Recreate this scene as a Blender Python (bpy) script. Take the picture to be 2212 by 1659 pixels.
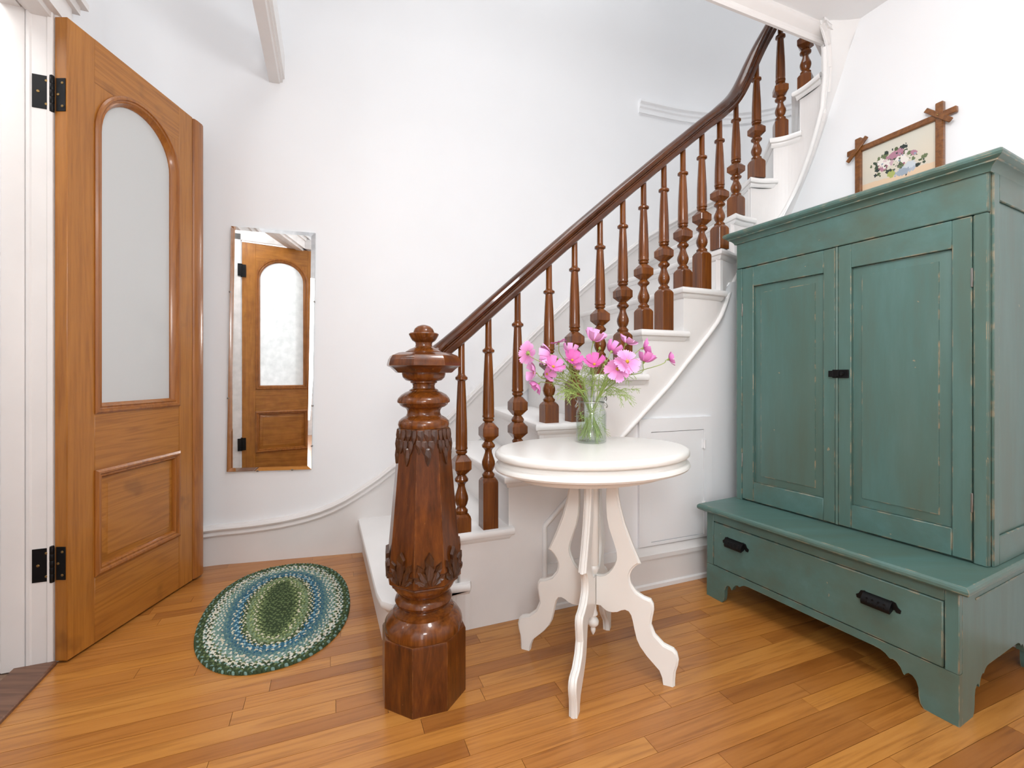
import bpy, bmesh, math, random
from mathutils import Vector, Matrix, noise
from mathutils.geometry import tessellate_polygon
R = math.radians
PI = math.pi
random.seed(7)
for o in list(bpy.data.objects):
    bpy.data.objects.remove(o)
S = bpy.context.scene
COL = S.collection

# ------------------------------------------------------------ camera, world, lights, exposure
cam_d = bpy.data.cameras.new('camera'); cam = bpy.data.objects.new('camera', cam_d); COL.objects.link(cam)
cam.location = (0, 0, 1.0); cam.rotation_euler = (R(90), 0, 0)
cam_d.sensor_width = 36; cam_d.lens = 983 / 2212 * 36; cam_d.shift_y = -21.5 / 2212
cam_d.clip_start = 0.02
S.camera = cam
S.view_settings.view_transform = 'Standard'; S.view_settings.look = 'None'
S.view_settings.gamma = 1.0; S.view_settings.use_curve_mapping = False
S.view_settings.exposure = 0.32
W = bpy.data.worlds.new('world'); S.world = W; W.use_nodes = True
bg = W.node_tree.nodes['Background']; bg.inputs[0].default_value = (0.92, 0.96, 1.0, 1); bg.inputs[1].default_value = 6.0

def area(name, loc, target, sx, sy, power, color=(1, 1, 1), spread=180):
    d = bpy.data.lights.new(name, 'AREA'); d.shape = 'RECTANGLE'; d.size = sx; d.size_y = sy
    d.energy = power; d.color = color; d.spread = R(spread)
    o = bpy.data.objects.new(name, d); COL.objects.link(o); o.location = loc
    o.rotation_euler = (Vector(target) - Vector(loc)).to_track_quat('-Z', 'Y').to_euler()
    return o
area('front_fill_light', (-0.75, -1.85, 1.35), (1.0, 1.8, 0.9), 2.4, 2.2, 84, (0.95, 0.98, 1.0))  # added fill light behind the camera; the wall there has no window
area('stairwell_fill', (0.3, 1.9, 4.7), (0.5, 2.4, 1.0), 1.8, 1.2, 26, (0.98, 0.99, 1.0))  # unseen fill light added above to brighten the upper stairwell walls
area('vestibule_fill', (-1.75, 0.95, 2.55), (-1.6, 0.4, 0.6), 0.4, 0.4, 8, (1.0, 0.99, 0.97))  # unseen fill light added to lighten the closed vestibule
def lamp(name, loc, power, rad, color):
    d = bpy.data.lights.new(name, 'POINT'); d.energy = power; d.shadow_soft_size = rad; d.color = color
    o = bpy.data.objects.new(name, d); COL.objects.link(o); o.location = loc
lamp('flash_fill', (0.18, -0.35, 1.5), 36, 0.18, (0.965, 0.985, 1.0))  # soft frontal fill added beside the camera, acting as a flash
lamp('ceiling_fill', (0.40, 0.72, 2.20), 29, 0.16, (0.97, 0.985, 1.0))  # unseen fill light added to lift ceiling and walls; no fixture is modelled

# ------------------------------------------------------------ materials
def new_mat(name):
    m = bpy.data.materials.new(name); m.use_nodes = True
    return m, m.node_tree.nodes, m.node_tree.links, m.node_tree.nodes['Principled BSDF']

def ramp(n, stops):
    r = n.new('ShaderNodeValToRGB')
    e = r.color_ramp.elements
    e[0].position, e[0].color = stops[0][0], (*stops[0][1], 1)
    e[1].position, e[1].color = stops[-1][0], (*stops[-1][1], 1)
    for p, c in stops[1:-1]:
        q = e.new(p); q.color = (*c, 1)
    return r

def mixc(n, l, fac, a, b, mode='MIX'):
    m = n.new('ShaderNodeMix'); m.data_type = 'RGBA'; m.blend_type = mode
    for sock, v in ((m.inputs[0], fac), (m.inputs[6], a), (m.inputs[7], b)):
        if hasattr(v, 'is_linked') or hasattr(v, 'links'):
            l.new(v, sock)
        elif isinstance(v, (int, float)):
            sock.default_value = v
        else:
            sock.default_value = (*v, 1)
    return m.outputs[2]

def math_(n, l, op, a, b=0.0):
    m = n.new('ShaderNodeMath'); m.operation = op
    for i, v in enumerate((a, b)):
        if isinstance(v, (int, float)): m.inputs[i].default_value = v
        else: l.new(v, m.inputs[i])
    return m.outputs[0]

def paint(name, color, rough=0.45, bump=0.05, var=0.03, scale=6.0, coat=0.0):
    m, n, l, b = new_mat(name)
    tc = n.new('ShaderNodeTexCoord'); ns = n.new('ShaderNodeTexNoise'); ns.inputs['Scale'].default_value = scale
    ns.inputs['Detail'].default_value = 5
    l.new(tc.outputs['Object'], ns.inputs['Vector'])
    lo = tuple(c * (1 - var) for c in color); hi = tuple(min(1, c * (1 + var)) for c in color)
    rp = ramp(n, [(0.3, lo), (0.7, hi)]); l.new(ns.outputs['Fac'], rp.inputs[0])
    l.new(rp.outputs[0], b.inputs['Base Color'])
    b.inputs['Roughness'].default_value = rough
    b.inputs['Coat Weight'].default_value = coat
    if bump:
        n2 = n.new('ShaderNodeTexNoise'); n2.inputs['Scale'].default_value = 60
        l.new(tc.outputs['Object'], n2.inputs['Vector'])
        bp = n.new('ShaderNodeBump'); bp.inputs['Strength'].default_value = bump; bp.inputs['Distance'].default_value = 0.003
        l.new(n2.outputs['Fac'], bp.inputs['Height']); l.new(bp.outputs[0], b.inputs['Normal'])
    return m

def wood(name, dark, mid, light, axis='Z', rough=0.35, fine=55.0, coat=0.2, randomize=True, bands=0.5, tint=None, tint_by=0.0, knots=0.0, along=0.06, coat_rough=0.12, spec=0.5, wear=None):
    """streaky grain that runs along one object axis"""
    m, n, l, b = new_mat(name)
    tc = n.new('ShaderNodeTexCoord')
    vec = tc.outputs['Object']
    if randomize:
        oi = n.new('ShaderNodeObjectInfo')
        mu = n.new('ShaderNodeVectorMath'); mu.operation = 'SCALE'; mu.inputs[0].default_value = (31.0, 17.0, 23.0)
        l.new(oi.outputs['Random'], mu.inputs['Scale'])
        ad = n.new('ShaderNodeVectorMath'); l.new(vec, ad.inputs[0]); l.new(mu.outputs[0], ad.inputs[1])
        vec = ad.outputs[0]
    sc = {'X': (along, 1, 1), 'Y': (1, along, 1), 'Z': (1, 1, along)}[axis]
    mp = n.new('ShaderNodeMapping'); mp.inputs['Scale'].default_value = sc
    l.new(vec, mp.inputs['Vector'])
    big = n.new('ShaderNodeTexNoise'); big.inputs['Scale'].default_value = 9; big.inputs['Detail'].default_value = 3
    big.inputs['Distortion'].default_value = 1.2
    l.new(mp.outputs[0], big.inputs['Vector'])
    # rings: contour lines of the large noise give cathedral figure
    rings = math_(n, l, 'SINE', math_(n, l, 'MULTIPLY', big.outputs['Fac'], 62.0))
    rings = math_(n, l, 'MULTIPLY_ADD', rings, 0.5)
    n.active = None
    rn = rings.node; rn.inputs[2].default_value = 0.5
    fn = n.new('ShaderNodeTexNoise'); fn.inputs['Scale'].default_value = fine; fn.inputs['Detail'].default_value = 6
    fn.inputs['Roughness'].default_value = 0.7
    l.new(mp.outputs[0], fn.inputs['Vector'])
    f = math_(n, l, 'ADD', math_(n, l, 'MULTIPLY', rings, bands), math_(n, l, 'MULTIPLY', fn.outputs['Fac'], 1.0 - bands))
    rp = ramp(n, [(0.22, dark), (0.5, mid), (0.78, light)]); l.new(f, rp.inputs[0])
    col = rp.outputs[0]
    if tint is not None:
        oi2 = n.new('ShaderNodeObjectInfo')
        rr = ramp(n, tint); l.new(oi2.outputs['Random'], rr.inputs[0])
        col = mixc(n, l, tint_by, col, rr.outputs[0], 'MULTIPLY')
    if knots:
        vo = n.new('ShaderNodeTexNoise'); vo.inputs['Scale'].default_value = 5.5; vo.inputs['Detail'].default_value = 3
        l.new(vec, vo.inputs['Vector'])
        kr = ramp(n, [(0.66, (0, 0, 0)), (0.74, (1, 1, 1))]); l.new(vo.outputs['Fac'], kr.inputs[0])
        k = math_(n, l, 'MULTIPLY', kr.outputs[0], knots)
        col = mixc(n, l, k, col, tuple(c * 0.45 for c in dark))
    if wear:
        bv = n.new('ShaderNodeBevel'); bv.samples = 4; bv.inputs['Radius'].default_value = 0.0045
        geo = n.new('ShaderNodeNewGeometry'); dt = n.new('ShaderNodeVectorMath'); dt.operation = 'DOT_PRODUCT'
        l.new(bv.outputs[0], dt.inputs[0]); l.new(geo.outputs['Normal'], dt.inputs[1])
        n2 = n.new('ShaderNodeTexNoise'); n2.inputs['Scale'].default_value = 30; n2.inputs['Detail'].default_value = 6; l.new(tc.outputs['Object'], n2.inputs['Vector'])
        r2 = ramp(n, [(0.42, (0, 0, 0)), (0.60, (1, 1, 1))]); l.new(n2.outputs['Fac'], r2.inputs[0])
        e_m = math_(n, l, 'MULTIPLY', math_(n, l, 'GREATER_THAN', math_(n, l, 'SUBTRACT', 1.0, dt.outputs['Value']), 0.02), r2.outputs[0])
        n3 = n.new('ShaderNodeTexNoise'); n3.inputs['Scale'].default_value = 55; n3.inputs['Detail'].default_value = 2; l.new(tc.outputs['Object'], n3.inputs['Vector'])
        r3 = ramp(n, [(0.745, (0, 0, 0)), (0.77, (1, 1, 1))]); l.new(n3.outputs['Fac'], r3.inputs[0])
        col = mixc(n, l, math_(n, l, 'MULTIPLY', math_(n, l, 'MAXIMUM', e_m, r3.outputs[0]), 0.6), col, wear)
    l.new(col, b.inputs['Base Color'])
    b.inputs['Roughness'].default_value = rough; b.inputs['Specular IOR Level'].default_value = spec
    b.inputs['Coat Weight'].default_value = coat; b.inputs['Coat Roughness'].default_value = coat_rough
    bp = n.new('ShaderNodeBump'); bp.inputs['Strength'].default_value = 0.12; bp.inputs['Distance'].default_value = 0.002
    l.new(f, bp.inputs['Height']); l.new(bp.outputs[0], b.inputs['Normal'])
    return m

def plain(name, color, rough=0.5, metal=0.0, coat=0.0, spec=None):
    m, n, l, b = new_mat(name)
    tc = n.new('ShaderNodeTexCoord'); ns = n.new('ShaderNodeTexNoise'); ns.inputs['Scale'].default_value = 30
    l.new(tc.outputs['Object'], ns.inputs['Vector'])
    rp = ramp(n, [(0.25, tuple(c * 0.85 for c in color)), (0.75, tuple(min(1, c * 1.12) for c in color))])
    l.new(ns.outputs['Fac'], rp.inputs[0]); l.new(rp.outputs[0], b.inputs['Base Color'])
    b.inputs['Roughness'].default_value = rough; b.inputs['Metallic'].default_value = metal; b.inputs['Coat Weight'].default_value = coat
    return m

def green_paint(name, axis):
    """milk paint rubbed through to the wood at the edges"""
    m, n, l, b = new_mat(name)
    tc = n.new('ShaderNodeTexCoord')
    mp = n.new('ShaderNodeMapping')
    mp.inputs['Scale'].default_value = {'X': (0.15, 1, 1), 'Z': (1, 1, 0.15)}[axis]
    l.new(tc.outputs['Object'], mp.inputs['Vector'])
    ns = n.new('ShaderNodeTexNoise'); ns.inputs['Scale'].default_value = 14; ns.inputs['Detail'].default_value = 8; ns.inputs['Roughness'].default_value = 0.65
    l.new(mp.outputs[0], ns.inputs['Vector'])
    rp = ramp(n, [(0.28, (0.082, 0.132, 0.108)), (0.5, (0.080, 0.160, 0.141)), (0.75, (0.100, 0.192, 0.178))])
    l.new(ns.outputs['Fac'], rp.inputs[0])
    # rubbed edges
    bv = n.new('ShaderNodeBevel'); bv.samples = 4; bv.inputs['Radius'].default_value = 0.004
    geo = n.new('ShaderNodeNewGeometry')
    dt = n.new('ShaderNodeVectorMath'); dt.operation = 'DOT_PRODUCT'
    l.new(bv.outputs[0], dt.inputs[0]); l.new(geo.outputs['Normal'], dt.inputs[1])
    edge = math_(n, l, 'SUBTRACT', 1.0, dt.outputs['Value'])
    n2 = n.new('ShaderNodeTexNoise'); n2.inputs['Scale'].default_value = 26; n2.inputs['Detail'].default_value = 6
    l.new(tc.outputs['Object'], n2.inputs['Vector'])
    r2 = ramp(n, [(0.50, (0, 0, 0)), (0.62, (1, 1, 1))]); l.new(n2.outputs['Fac'], r2.inputs[0])
    e2 = math_(n, l, 'MULTIPLY', math_(n, l, 'GREATER_THAN', edge, 0.035), r2.outputs[0])
    # a few scuffs
    n3 = n.new('ShaderNodeTexNoise'); n3.inputs['Scale'].default_value = 38; n3.inputs['Detail'].default_value = 2
    l.new(tc.outputs['Object'], n3.inputs['Vector'])
    r3 = ramp(n, [(0.765, (0, 0, 0)), (0.785, (1, 1, 1))]); l.new(n3.outputs['Fac'], r3.inputs[0])
    msk = math_(n, l, 'MAXIMUM', math_(n, l, 'MULTIPLY', e2, 0.85), math_(n, l, 'MULTIPLY', r3.outputs[0], 0.45))
    n4 = n.new('ShaderNodeTexNoise'); n4.inputs['Scale'].default_value = 4.5; n4.inputs['Detail'].default_value = 4
    l.new(mp.outputs[0], n4.inputs['Vector'])
    r4 = ramp(n, [(0.48, (0, 0, 0)), (0.75, (1, 1, 1))]); l.new(n4.outputs['Fac'], r4.inputs[0])
    base = mixc(n, l, math_(n, l, 'MULTIPLY', r4.outputs[0], 0.55), rp.outputs[0], (0.088, 0.108, 0.068))
    l.new(mixc(n, l, msk, base, (0.50, 0.34, 0.20)), b.inputs['Base Color'])
    b.inputs['Roughness'].default_value = 0.36
    bp = n.new('ShaderNodeBump'); bp.inputs['Strength'].default_value = 0.12; bp.inputs['Distance'].default_value = 0.002
    l.new(ns.outputs['Fac'], bp.inputs['Height']); l.new(bp.outputs[0], b.inputs['Normal'])
    return m

def clear_glass(name, tint=(1, 1, 1), fac=0.08, rough=0.0, ior=0.6):
    m, n, l, b = new_mat(name); n.remove(b)
    tr = n.new('ShaderNodeBsdfTransparent'); tr.inputs[0].default_value = (*tint, 1)
    gl = n.new('ShaderNodeBsdfGlossy'); gl.inputs['Roughness'].default_value = rough
    lw = n.new('ShaderNodeLayerWeight'); lw.inputs[0].default_value = 0.5
    sc = math_(n, l, 'MULTIPLY_ADD', math_(n, l, 'POWER', lw.outputs['Facing'], 5.0), ior); sc.node.inputs[2].default_value = fac
    mx = n.new('ShaderNodeMixShader'); l.new(sc, mx.inputs[0]); l.new(tr.outputs[0], mx.inputs[1]); l.new(gl.outputs[0], mx.inputs[2])
    l.new(mx.outputs[0], n['Material Output'].inputs[0])
    return m

M = {}
M['wall'] = paint('wall_white_paint', (0.885, 0.895, 0.912), 0.6, 0.03, 0.012, 2.0)
M['trim'] = paint('trim_cream_paint', (0.80, 0.777, 0.762), 0.38, 0.04, 0.03, 5.0)
M['stair_white'] = paint('stair_white_paint', (0.85, 0.84, 0.83), 0.35, 0.04, 0.025, 5.0)
M['ceiling'] = paint('ceiling_white_paint', (0.90, 0.90, 0.905), 0.7, 0.02, 0.012, 2.0)
M['table'] = paint('table_white_paint', (0.83, 0.82, 0.785), 0.28, 0.03, 0.02, 7.0, 0.15)
PD, PM, PL = (0.27, 0.088, 0.0095), (0.405, 0.152, 0.0185), (0.48, 0.195, 0.028)
M['pine_v'] = wood('pine_vertical', PD, PM, PL, 'Z', 0.38, 60, 0.25, bands=0.12, knots=0.5)
M['pine_h'] = wood('pine_horizontal', PD, PM, PL, 'X', 0.38, 60, 0.25, bands=0.2, knots=0.4)
M['pine_edge'] = wood('pine_moulding', (0.20, 0.060, 0.0075), (0.345, 0.117, 0.0155), (0.42, 0.155, 0.024), 'Z', 0.35, 60, 0.3, bands=0.15)
HD, HM, HL = (0.026, 0.0064, 0.0012), (0.100, 0.0255, 0.0032), (0.20, 0.056, 0.0065)
M['mahogany'] = wood('dark_mahogany', (0.040, 0.0098, 0.0018), (0.140, 0.039, 0.0055), (0.25, 0.078, 0.0105), 'Z', 0.26, 40, 0.45, bands=0.1, coat_rough=.05, spec=.25)
M['mahogany_rail'] = wood('dark_mahogany_rail', (0.026, 0.0075, 0.002), (0.062, 0.0165, 0.003), (0.105, 0.030, 0.0045), 'X', 0.26, 7, 0.45, bands=0.0, along=0.9, coat_rough=.05, spec=.25)
M['mahogany_newel'] = wood('newel_mahogany', HD, HM, HL, 'Z', 0.28, 34, 0.45, bands=0.06, coat_rough=.06, spec=.25, along=.16, wear=(0.33, 0.135, 0.035))
M['mahogany_carved'] = wood('carved_mahogany', (0.022, 0.0065, 0.002), (0.052, 0.0155, 0.004), (0.095, 0.029, 0.007), 'Z', 0.35, 40, 0.45, bands=0.12)
OAKT = [(0.0, (0.60, 0.48, 0.38)), (0.15, (0.80, 0.70, 0.60)), (0.35, (0.95, 0.88, 0.78)), (0.55, (1.0, 1.0, 0.96)), (0.75, (1.0, 0.94, 0.76)), (0.9, (0.86, 0.78, 0.70)), (1.0, (0.68, 0.56, 0.46))]
M['oak'] = wood('oak_plank', (0.30, 0.112, 0.021), (0.49, 0.208, 0.045), (0.56, 0.258, 0.064), 'X', 0.30, 70, 0.30, bands=0.17, tint=OAKT, tint_by=0.9, along=0.055, coat_rough=0.16)
M['oak_gap'] = plain('dark_floor_joint', (0.05, 0.02, 0.008), 0.8)  # dark colour of the base slab between the boards
M['threshold'] = wood('dark_threshold', (0.07, 0.03, 0.015), (0.15, 0.07, 0.04), (0.22, 0.11, 0.065), 'X', 0.45, 50, 0.1, bands=0.2)
M['vestibule_board'] = wood('worn_grey_board', (0.16, 0.10, 0.07), (0.26, 0.18, 0.13), (0.33, 0.24, 0.18), 'X', 0.6, 50, 0.0, bands=0.2, tint=OAKT, tint_by=0.6)
M['green_v'] = green_paint('green_paint_vertical', 'Z')
M['green_h'] = green_paint('green_paint_horizontal', 'X')
M['black_iron'] = plain('black_iron', (0.012, 0.012, 0.013), 0.42, 0.7)
M['brass_dull'] = plain('dull_brass', (0.30, 0.19, 0.07), 0.4, 0.8)
M['steel'] = plain('worn_steel', (0.28, 0.27, 0.25), 0.4, 0.9)
M['mirror'] = plain('mirror_silver', (0.93, 0.945, 0.94), 0.0, 1.0)
M['mirror_edge'] = plain('mirror_ground_edge', (0.55, 0.60, 0.59), 0.25, 0.6)
def frosted(name):
    m, n, l, b = new_mat(name); n.remove(b)
    tr = n.new('ShaderNodeBsdfTransparent'); tl_ = n.new('ShaderNodeBsdfTranslucent'); tl_.inputs[0].default_value = (.9, .92, .91, 1)
    df = n.new('ShaderNodeBsdfDiffuse'); df.inputs[0].default_value = (.86, .88, .875, 1)
    gl = n.new('ShaderNodeBsdfGlossy'); gl.inputs['Roughness'].default_value = .06
    m1 = n.new('ShaderNodeMixShader'); m1.inputs[0].default_value = .18; l.new(df.outputs[0], m1.inputs[1]); l.new(tl_.outputs[0], m1.inputs[2])
    m2 = n.new('ShaderNodeMixShader'); m2.inputs[0].default_value = .88; l.new(tr.outputs[0], m2.inputs[1]); l.new(m1.outputs[0], m2.inputs[2])
    fr_n = n.new('ShaderNodeFresnel'); fr_n.inputs[0].default_value = 1.35
    m3 = n.new('ShaderNodeMixShader'); l.new(fr_n.outputs[0], m3.inputs[0]); l.new(m2.outputs[0], m3.inputs[1]); l.new(gl.outputs[0], m3.inputs[2])
    l.new(m3.outputs[0], n['Material Output'].inputs[0]); return m
M['pane'] = frosted('obscured_door_glass')
M['jar'] = clear_glass('jar_glass', (0.955, 0.98, 0.966), 0.06, 0.03, 0.8)
M['water'] = clear_glass('vase_water', (0.955, 0.985, 0.945), 0.0, 0.02, 0.2)
M['wire'] = plain('galvanized_wire', (0.42, 0.42, 0.40), 0.3, 1.0)
M['frame_wood'] = wood('walnut_frame', (0.10, 0.032, 0.007), (0.20, 0.070, 0.014), (0.27, 0.105, 0.024), 'X', 0.35, 60, 0.4, bands=0.15)
M['white_plastic'] = paint('white_hardware', (0.85, 0.85, 0.86), 0.35, 0)

def petal_mat(name, c0, c1):
    m, n, l, b = new_mat(name)
    tc = n.new('ShaderNodeTexCoord'); gr = n.new('ShaderNodeSeparateXYZ'); l.new(tc.outputs['Generated'], gr.inputs[0])
    ns = n.new('ShaderNodeTexNoise'); ns.inputs['Scale'].default_value = 9
    mp = n.new('ShaderNodeMapping'); mp.inputs['Scale'].default_value = (0.6, 7, 1); l.new(tc.outputs['Generated'], mp.inputs['Vector']); l.new(mp.outputs[0], ns.inputs['Vector'])
    f = math_(n, l, 'ADD', math_(n, l, 'MULTIPLY', gr.outputs[0], 0.75), math_(n, l, 'MULTIPLY', ns.outputs['Fac'], 0.35))
    rp = ramp(n, [(0.1, c0), (0.85, c1)]); l.new(f, rp.inputs[0])
    l.new(rp.outputs[0], b.inputs['Base Color']); b.inputs['Roughness'].default_value = 0.55
    b.inputs['Subsurface Weight'].default_value = 0.15; b.inputs['Subsurface Radius'].default_value = (0.01, 0.005, 0.008)
    return m
M['petal_light'] = petal_mat('pale_pink_petal', (0.66, 0.16, 0.44), (0.88, 0.44, 0.76))
M['petal_mid'] = petal_mat('pink_petal', (0.58, 0.09, 0.34), (0.84, 0.30, 0.66))
M['petal_deep'] = petal_mat('deep_pink_petal', (0.42, 0.03, 0.20), (0.74, 0.18, 0.52))
M['flower_centre'] = plain('yellow_flower_centre', (0.62, 0.34, 0.03), 0.7)
M['stem'] = plain('green_stem', (0.30, 0.39, 0.10), 0.55)
M['foliage'] = plain('feathery_green', (0.36, 0.49, 0.13), 0.6)
for k, c in dict(rug_dark=(0.036, 0.062, 0.022), rug_moss=(0.12, 0.17, 0.065), rug_sage=(0.20, 0.28, 0.16), rug_cream=(0.62, 0.58, 0.44), rug_blue=(0.028, 0.12, 0.19), rug_steel=(0.085, 0.185, 0.205), rug_teal=(0.17, 0.28, 0.24), rug_white=(0.66, 0.65, 0.58), rug_sky=(0.27, 0.45, 0.52), rug_lime=(0.34, 0.40, 0.17)).items():
    M[k] = plain(k.replace('rug_', 'rug_strand_'), c, 0.9)

# ------------------------------------------------------------ mesh helpers
def link(name, me, mat=None, parent=None, loc=None, smooth=False):
    if isinstance(mat, str): mat = M[mat]
    o = bpy.data.objects.new(name, me); COL.objects.link(o)
    if mat is not None and not me.materials: me.materials.append(mat)
    if parent is not None: o.parent = parent
    if loc is not None: o.location = loc
    if smooth:
        for p in me.polygons: p.use_smooth = True
        if me.normals_domain == 'FACE':            # every edge sharp: plain flat faces
            for p in me.polygons: p.use_smooth = False
    return o

def from_data(name, vs, fs, mat=None, parent=None, smooth=False, loc=None, auto=None):
    me = bpy.data.meshes.new(name); me.from_pydata([tuple(v) for v in vs], [], fs); me.validate()
    bm = bmesh.new(); bm.from_mesh(me); bmesh.ops.recalc_face_normals(bm, faces=bm.faces[:])
    if auto is not None: sharp_edges(bm, auto)
    bm.to_mesh(me); bm.free()
    return link(name, me, mat, parent, loc, smooth or auto is not None)

def sharp_edges(bm, deg):
    lim = R(deg)
    for e in bm.edges:
        if len(e.link_faces) == 2:
            crisp = any(f.material_index == 7 for f in e.link_faces)      # 7 marks squared blocks on turned pieces
            e.smooth = e.calc_face_angle(0) < (R(8) if crisp else lim)
        else: e.smooth = False

def finish(name, bm, mat=None, parent=None, auto=35, loc=None):
    bmesh.ops.recalc_face_normals(bm, faces=bm.faces[:])
    if auto: sharp_edges(bm, auto)
    for f in bm.faces: f.material_index = 0
    me = bpy.data.meshes.new(name); bm.to_mesh(me); bm.free()
    return link(name, me, mat, parent, loc, bool(auto))

def bm_box(bm, x0, x1, y0, y1, z0, z1, bev=0.0, seg=1):
    vs = [bm.verts.new((x, y, z)) for z in (z0, z1) for y in (y0, y1) for x in (x0, x1)]
    fs = [(0, 2, 3, 1), (4, 5, 7, 6), (0, 1, 5, 4), (2, 6, 7, 3), (0, 4, 6, 2), (1, 3, 7, 5)]
    nf = [bm.faces.new([vs[i] for i in f]) for f in fs]
    if bev:
        es = list({e for f in nf for e in f.edges})
        bmesh.ops.bevel(bm, geom=es, offset=bev, segments=seg, profile=0.5, affect='EDGES', clamp_overlap=True)

def box(name, x0, x1, y0, y1, z0, z1, mat, parent=None, bev=0.002, seg=1, xf=None, loc=None):
    bm = bmesh.new(); bm_box(bm, x0, x1, y0, y1, z0, z1, bev, seg)
    if xf: 
        for v in bm.verts: v.co = xf(v.co)
    return finish(name, bm, mat, parent, 40, loc)

def bm_lathe(bm, prof, seg=24, cx=0, cy=0, cap=True):
    rings = []
    for r, z in prof:
        rings.append([bm.verts.new((cx + r * math.cos(2 * PI * i / seg), cy + r * math.sin(2 * PI * i / seg), z)) for i in range(seg)])
    for a, b in zip(rings, rings[1:]):
        for i in range(seg):
            j = (i + 1) % seg
            bm.faces.new((a[i], a[j], b[j], b[i]))
    if cap:
        bm.faces.new(rings[0][::-1]); bm.faces.new(rings[-1])

def bm_loft(bm, rings, cap=True, crisp=False):
    n0 = set(bm.faces) if crisp else None
    rr = [[bm.verts.new(p) for p in ring] for ring in rings]
    n = len(rr[0])
    for a, b in zip(rr, rr[1:]):
        for i in range(n):
            j = (i + 1) % n
            bm.faces.new((a[i], a[j], b[j], b[i]))
    if cap:
        bm.faces.new(rr[0][::-1]); bm.faces.new(rr[-1])
    if crisp:
        for f in bm.faces:
            if f not in n0: f.material_index = 7

def octo(a, c, z, rot=0.0):
    """square of half-width a with corners cut by c"""
    pts = [(a, -a + c), (a, a - c), (a - c, a), (-a + c, a), (-a, a - c), (-a, -a + c), (-a + c, -a), (a - c, -a)]
    cs, sn = math.cos(rot), math.sin(rot)
    return [(x * cs - y * sn, x * sn + y * cs, z) for x, y in pts]

def bm_add(bm, sub, xf):
    """copy a small bmesh into bm through xf, then free it"""
    mp = {v: bm.verts.new(xf(v.co.copy())) for v in sub.verts}
    for f in sub.faces: bm.faces.new([mp[v] for v in f.verts])
    sub.free()

def ngon(r, z, n=8, rot=0.0):
    return [(r * math.cos(rot + 2 * PI * i / n), r * math.sin(rot + 2 * PI * i / n), z) for i in range(n)]

def bm_prism(bm, poly, a, b, axis='Z'):
    """extrude a 2D polygon between a and b along the given axis"""
    def P(p, t):
        if axis == 'Z': return (p[0], p[1], t)
        if axis == 'Y': return (p[0], t, p[1])
        return (t, p[0], p[1])
    A = [bm.verts.new(P(p, a)) for p in poly]; B = [bm.verts.new(P(p, b)) for p in poly]
    n = len(poly)
    fa = bm.faces.new(A); fb = bm.faces.new(B[::-1])
    sides = [bm.faces.new((A[i], B[i], B[(i + 1) % n], A[(i + 1) % n])) for i in range(n)]
    return fa, fb, sides

def prism(name, poly, a, b, axis, mat, parent=None, auto=30, xf=None, loc=None, bev=0.0):
    bm = bmesh.new(); fa, fb, sd = bm_prism(bm, poly, a, b, axis)
    bmesh.ops.recalc_face_normals(bm, faces=bm.faces[:])
    if bev:
        es = [e for e in bm.edges if len(e.link_faces) == 2 and e.calc_face_angle(0) > R(60)]
        bmesh.ops.bevel(bm, geom=es, offset=bev, segments=1, affect='EDGES', clamp_overlap=True)
    big = [f for f in bm.faces if len(f.verts) > 4]
    if big and bev: bmesh.ops.triangulate(bm, faces=big, ngon_method='EAR_CLIP')
    elif big:
        bmesh.ops.delete(bm, geom=[fa, fb], context='FACES_ONLY')
        bm.verts.ensure_lookup_table(); n_ = len(poly)
        for tri in tessellate_polygon([[Vector((p[0], p[1], 0)) for p in poly]]):
            bm.faces.new([bm.verts[i] for i in tri]); bm.faces.new([bm.verts[n_ + i] for i in tri[::-1]])
    if xf:
        for v in bm.verts: v.co = xf(v.co)
    return finish(name, bm, mat, parent, auto, loc)

def frames_planar(path, closed):
    """mitred left normals of a 2D path"""
    n = len(path); out = []
    for i in range(n):
        p = Vector(path[i])
        a = Vector(path[i - 1]) if (i > 0 or closed) else None
        b = Vector(path[(i + 1) % n]) if (i < n - 1 or closed) else None
        d1 = (p - a).normalized() if a is not None else None
        d2 = (b - p).normalized() if b is not None else None
        if d1 is None: d1 = d2
        if d2 is None: d2 = d1
        n1 = Vector((-d1.y, d1.x)); n2 = Vector((-d2.y, d2.x))
        m = (n1 + n2)
        m = m / max(0.25, (1 + n1.dot(n2)))
        out.append(m)
    return out

def bm_sweep2(bm, path, prof, closed, place):
    """prof: (u along left normal, v out of plane); place(x, y, v) -> 3D"""
    fr = frames_planar(path, closed)
    rings = [[bm.verts.new(place(p[0] + m.x * u, p[1] + m.y * u, v)) for u, v in prof] for p, m in zip(path, fr)]
    k = len(prof); n = len(path)
    for i in range(n if closed else n - 1):
        a, b = rings[i], rings[(i + 1) % n]
        for j in range(k):
            q = (j + 1) % k
            bm.faces.new((a[j], b[j], b[q], a[q]))
    if not closed:
        bm.faces.new(rings[0]); bm.faces.new(rings[-1][::-1])

def sweep2(name, path, prof, closed, place, mat, parent=None, auto=40, loc=None):
    bm = bmesh.new(); bm_sweep2(bm, path, prof, closed, place)
    return finish(name, bm, mat, parent, auto, loc)

def catmull(pts, sub=6):
    P = [Vector(p) for p in pts]; out = []
    for i in range(len(P) - 1):
        p0 = P[i - 1] if i > 0 else P[i] * 2 - P[i + 1]
        p1, p2 = P[i], P[i + 1]
        p3 = P[i + 2] if i + 2 < len(P) else P[i + 1] * 2 - P[i]
        for k in range(sub):
            t = k / sub
            out.append(0.5 * ((2 * p1) + (p2 - p0) * t + (2 * p0 - 5 * p1 + 4 * p2 - p3) * t * t + (3 * p1 - p0 - 3 * p2 + p3) * t ** 3))
    out.append(P[-1].copy())
    return out

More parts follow.
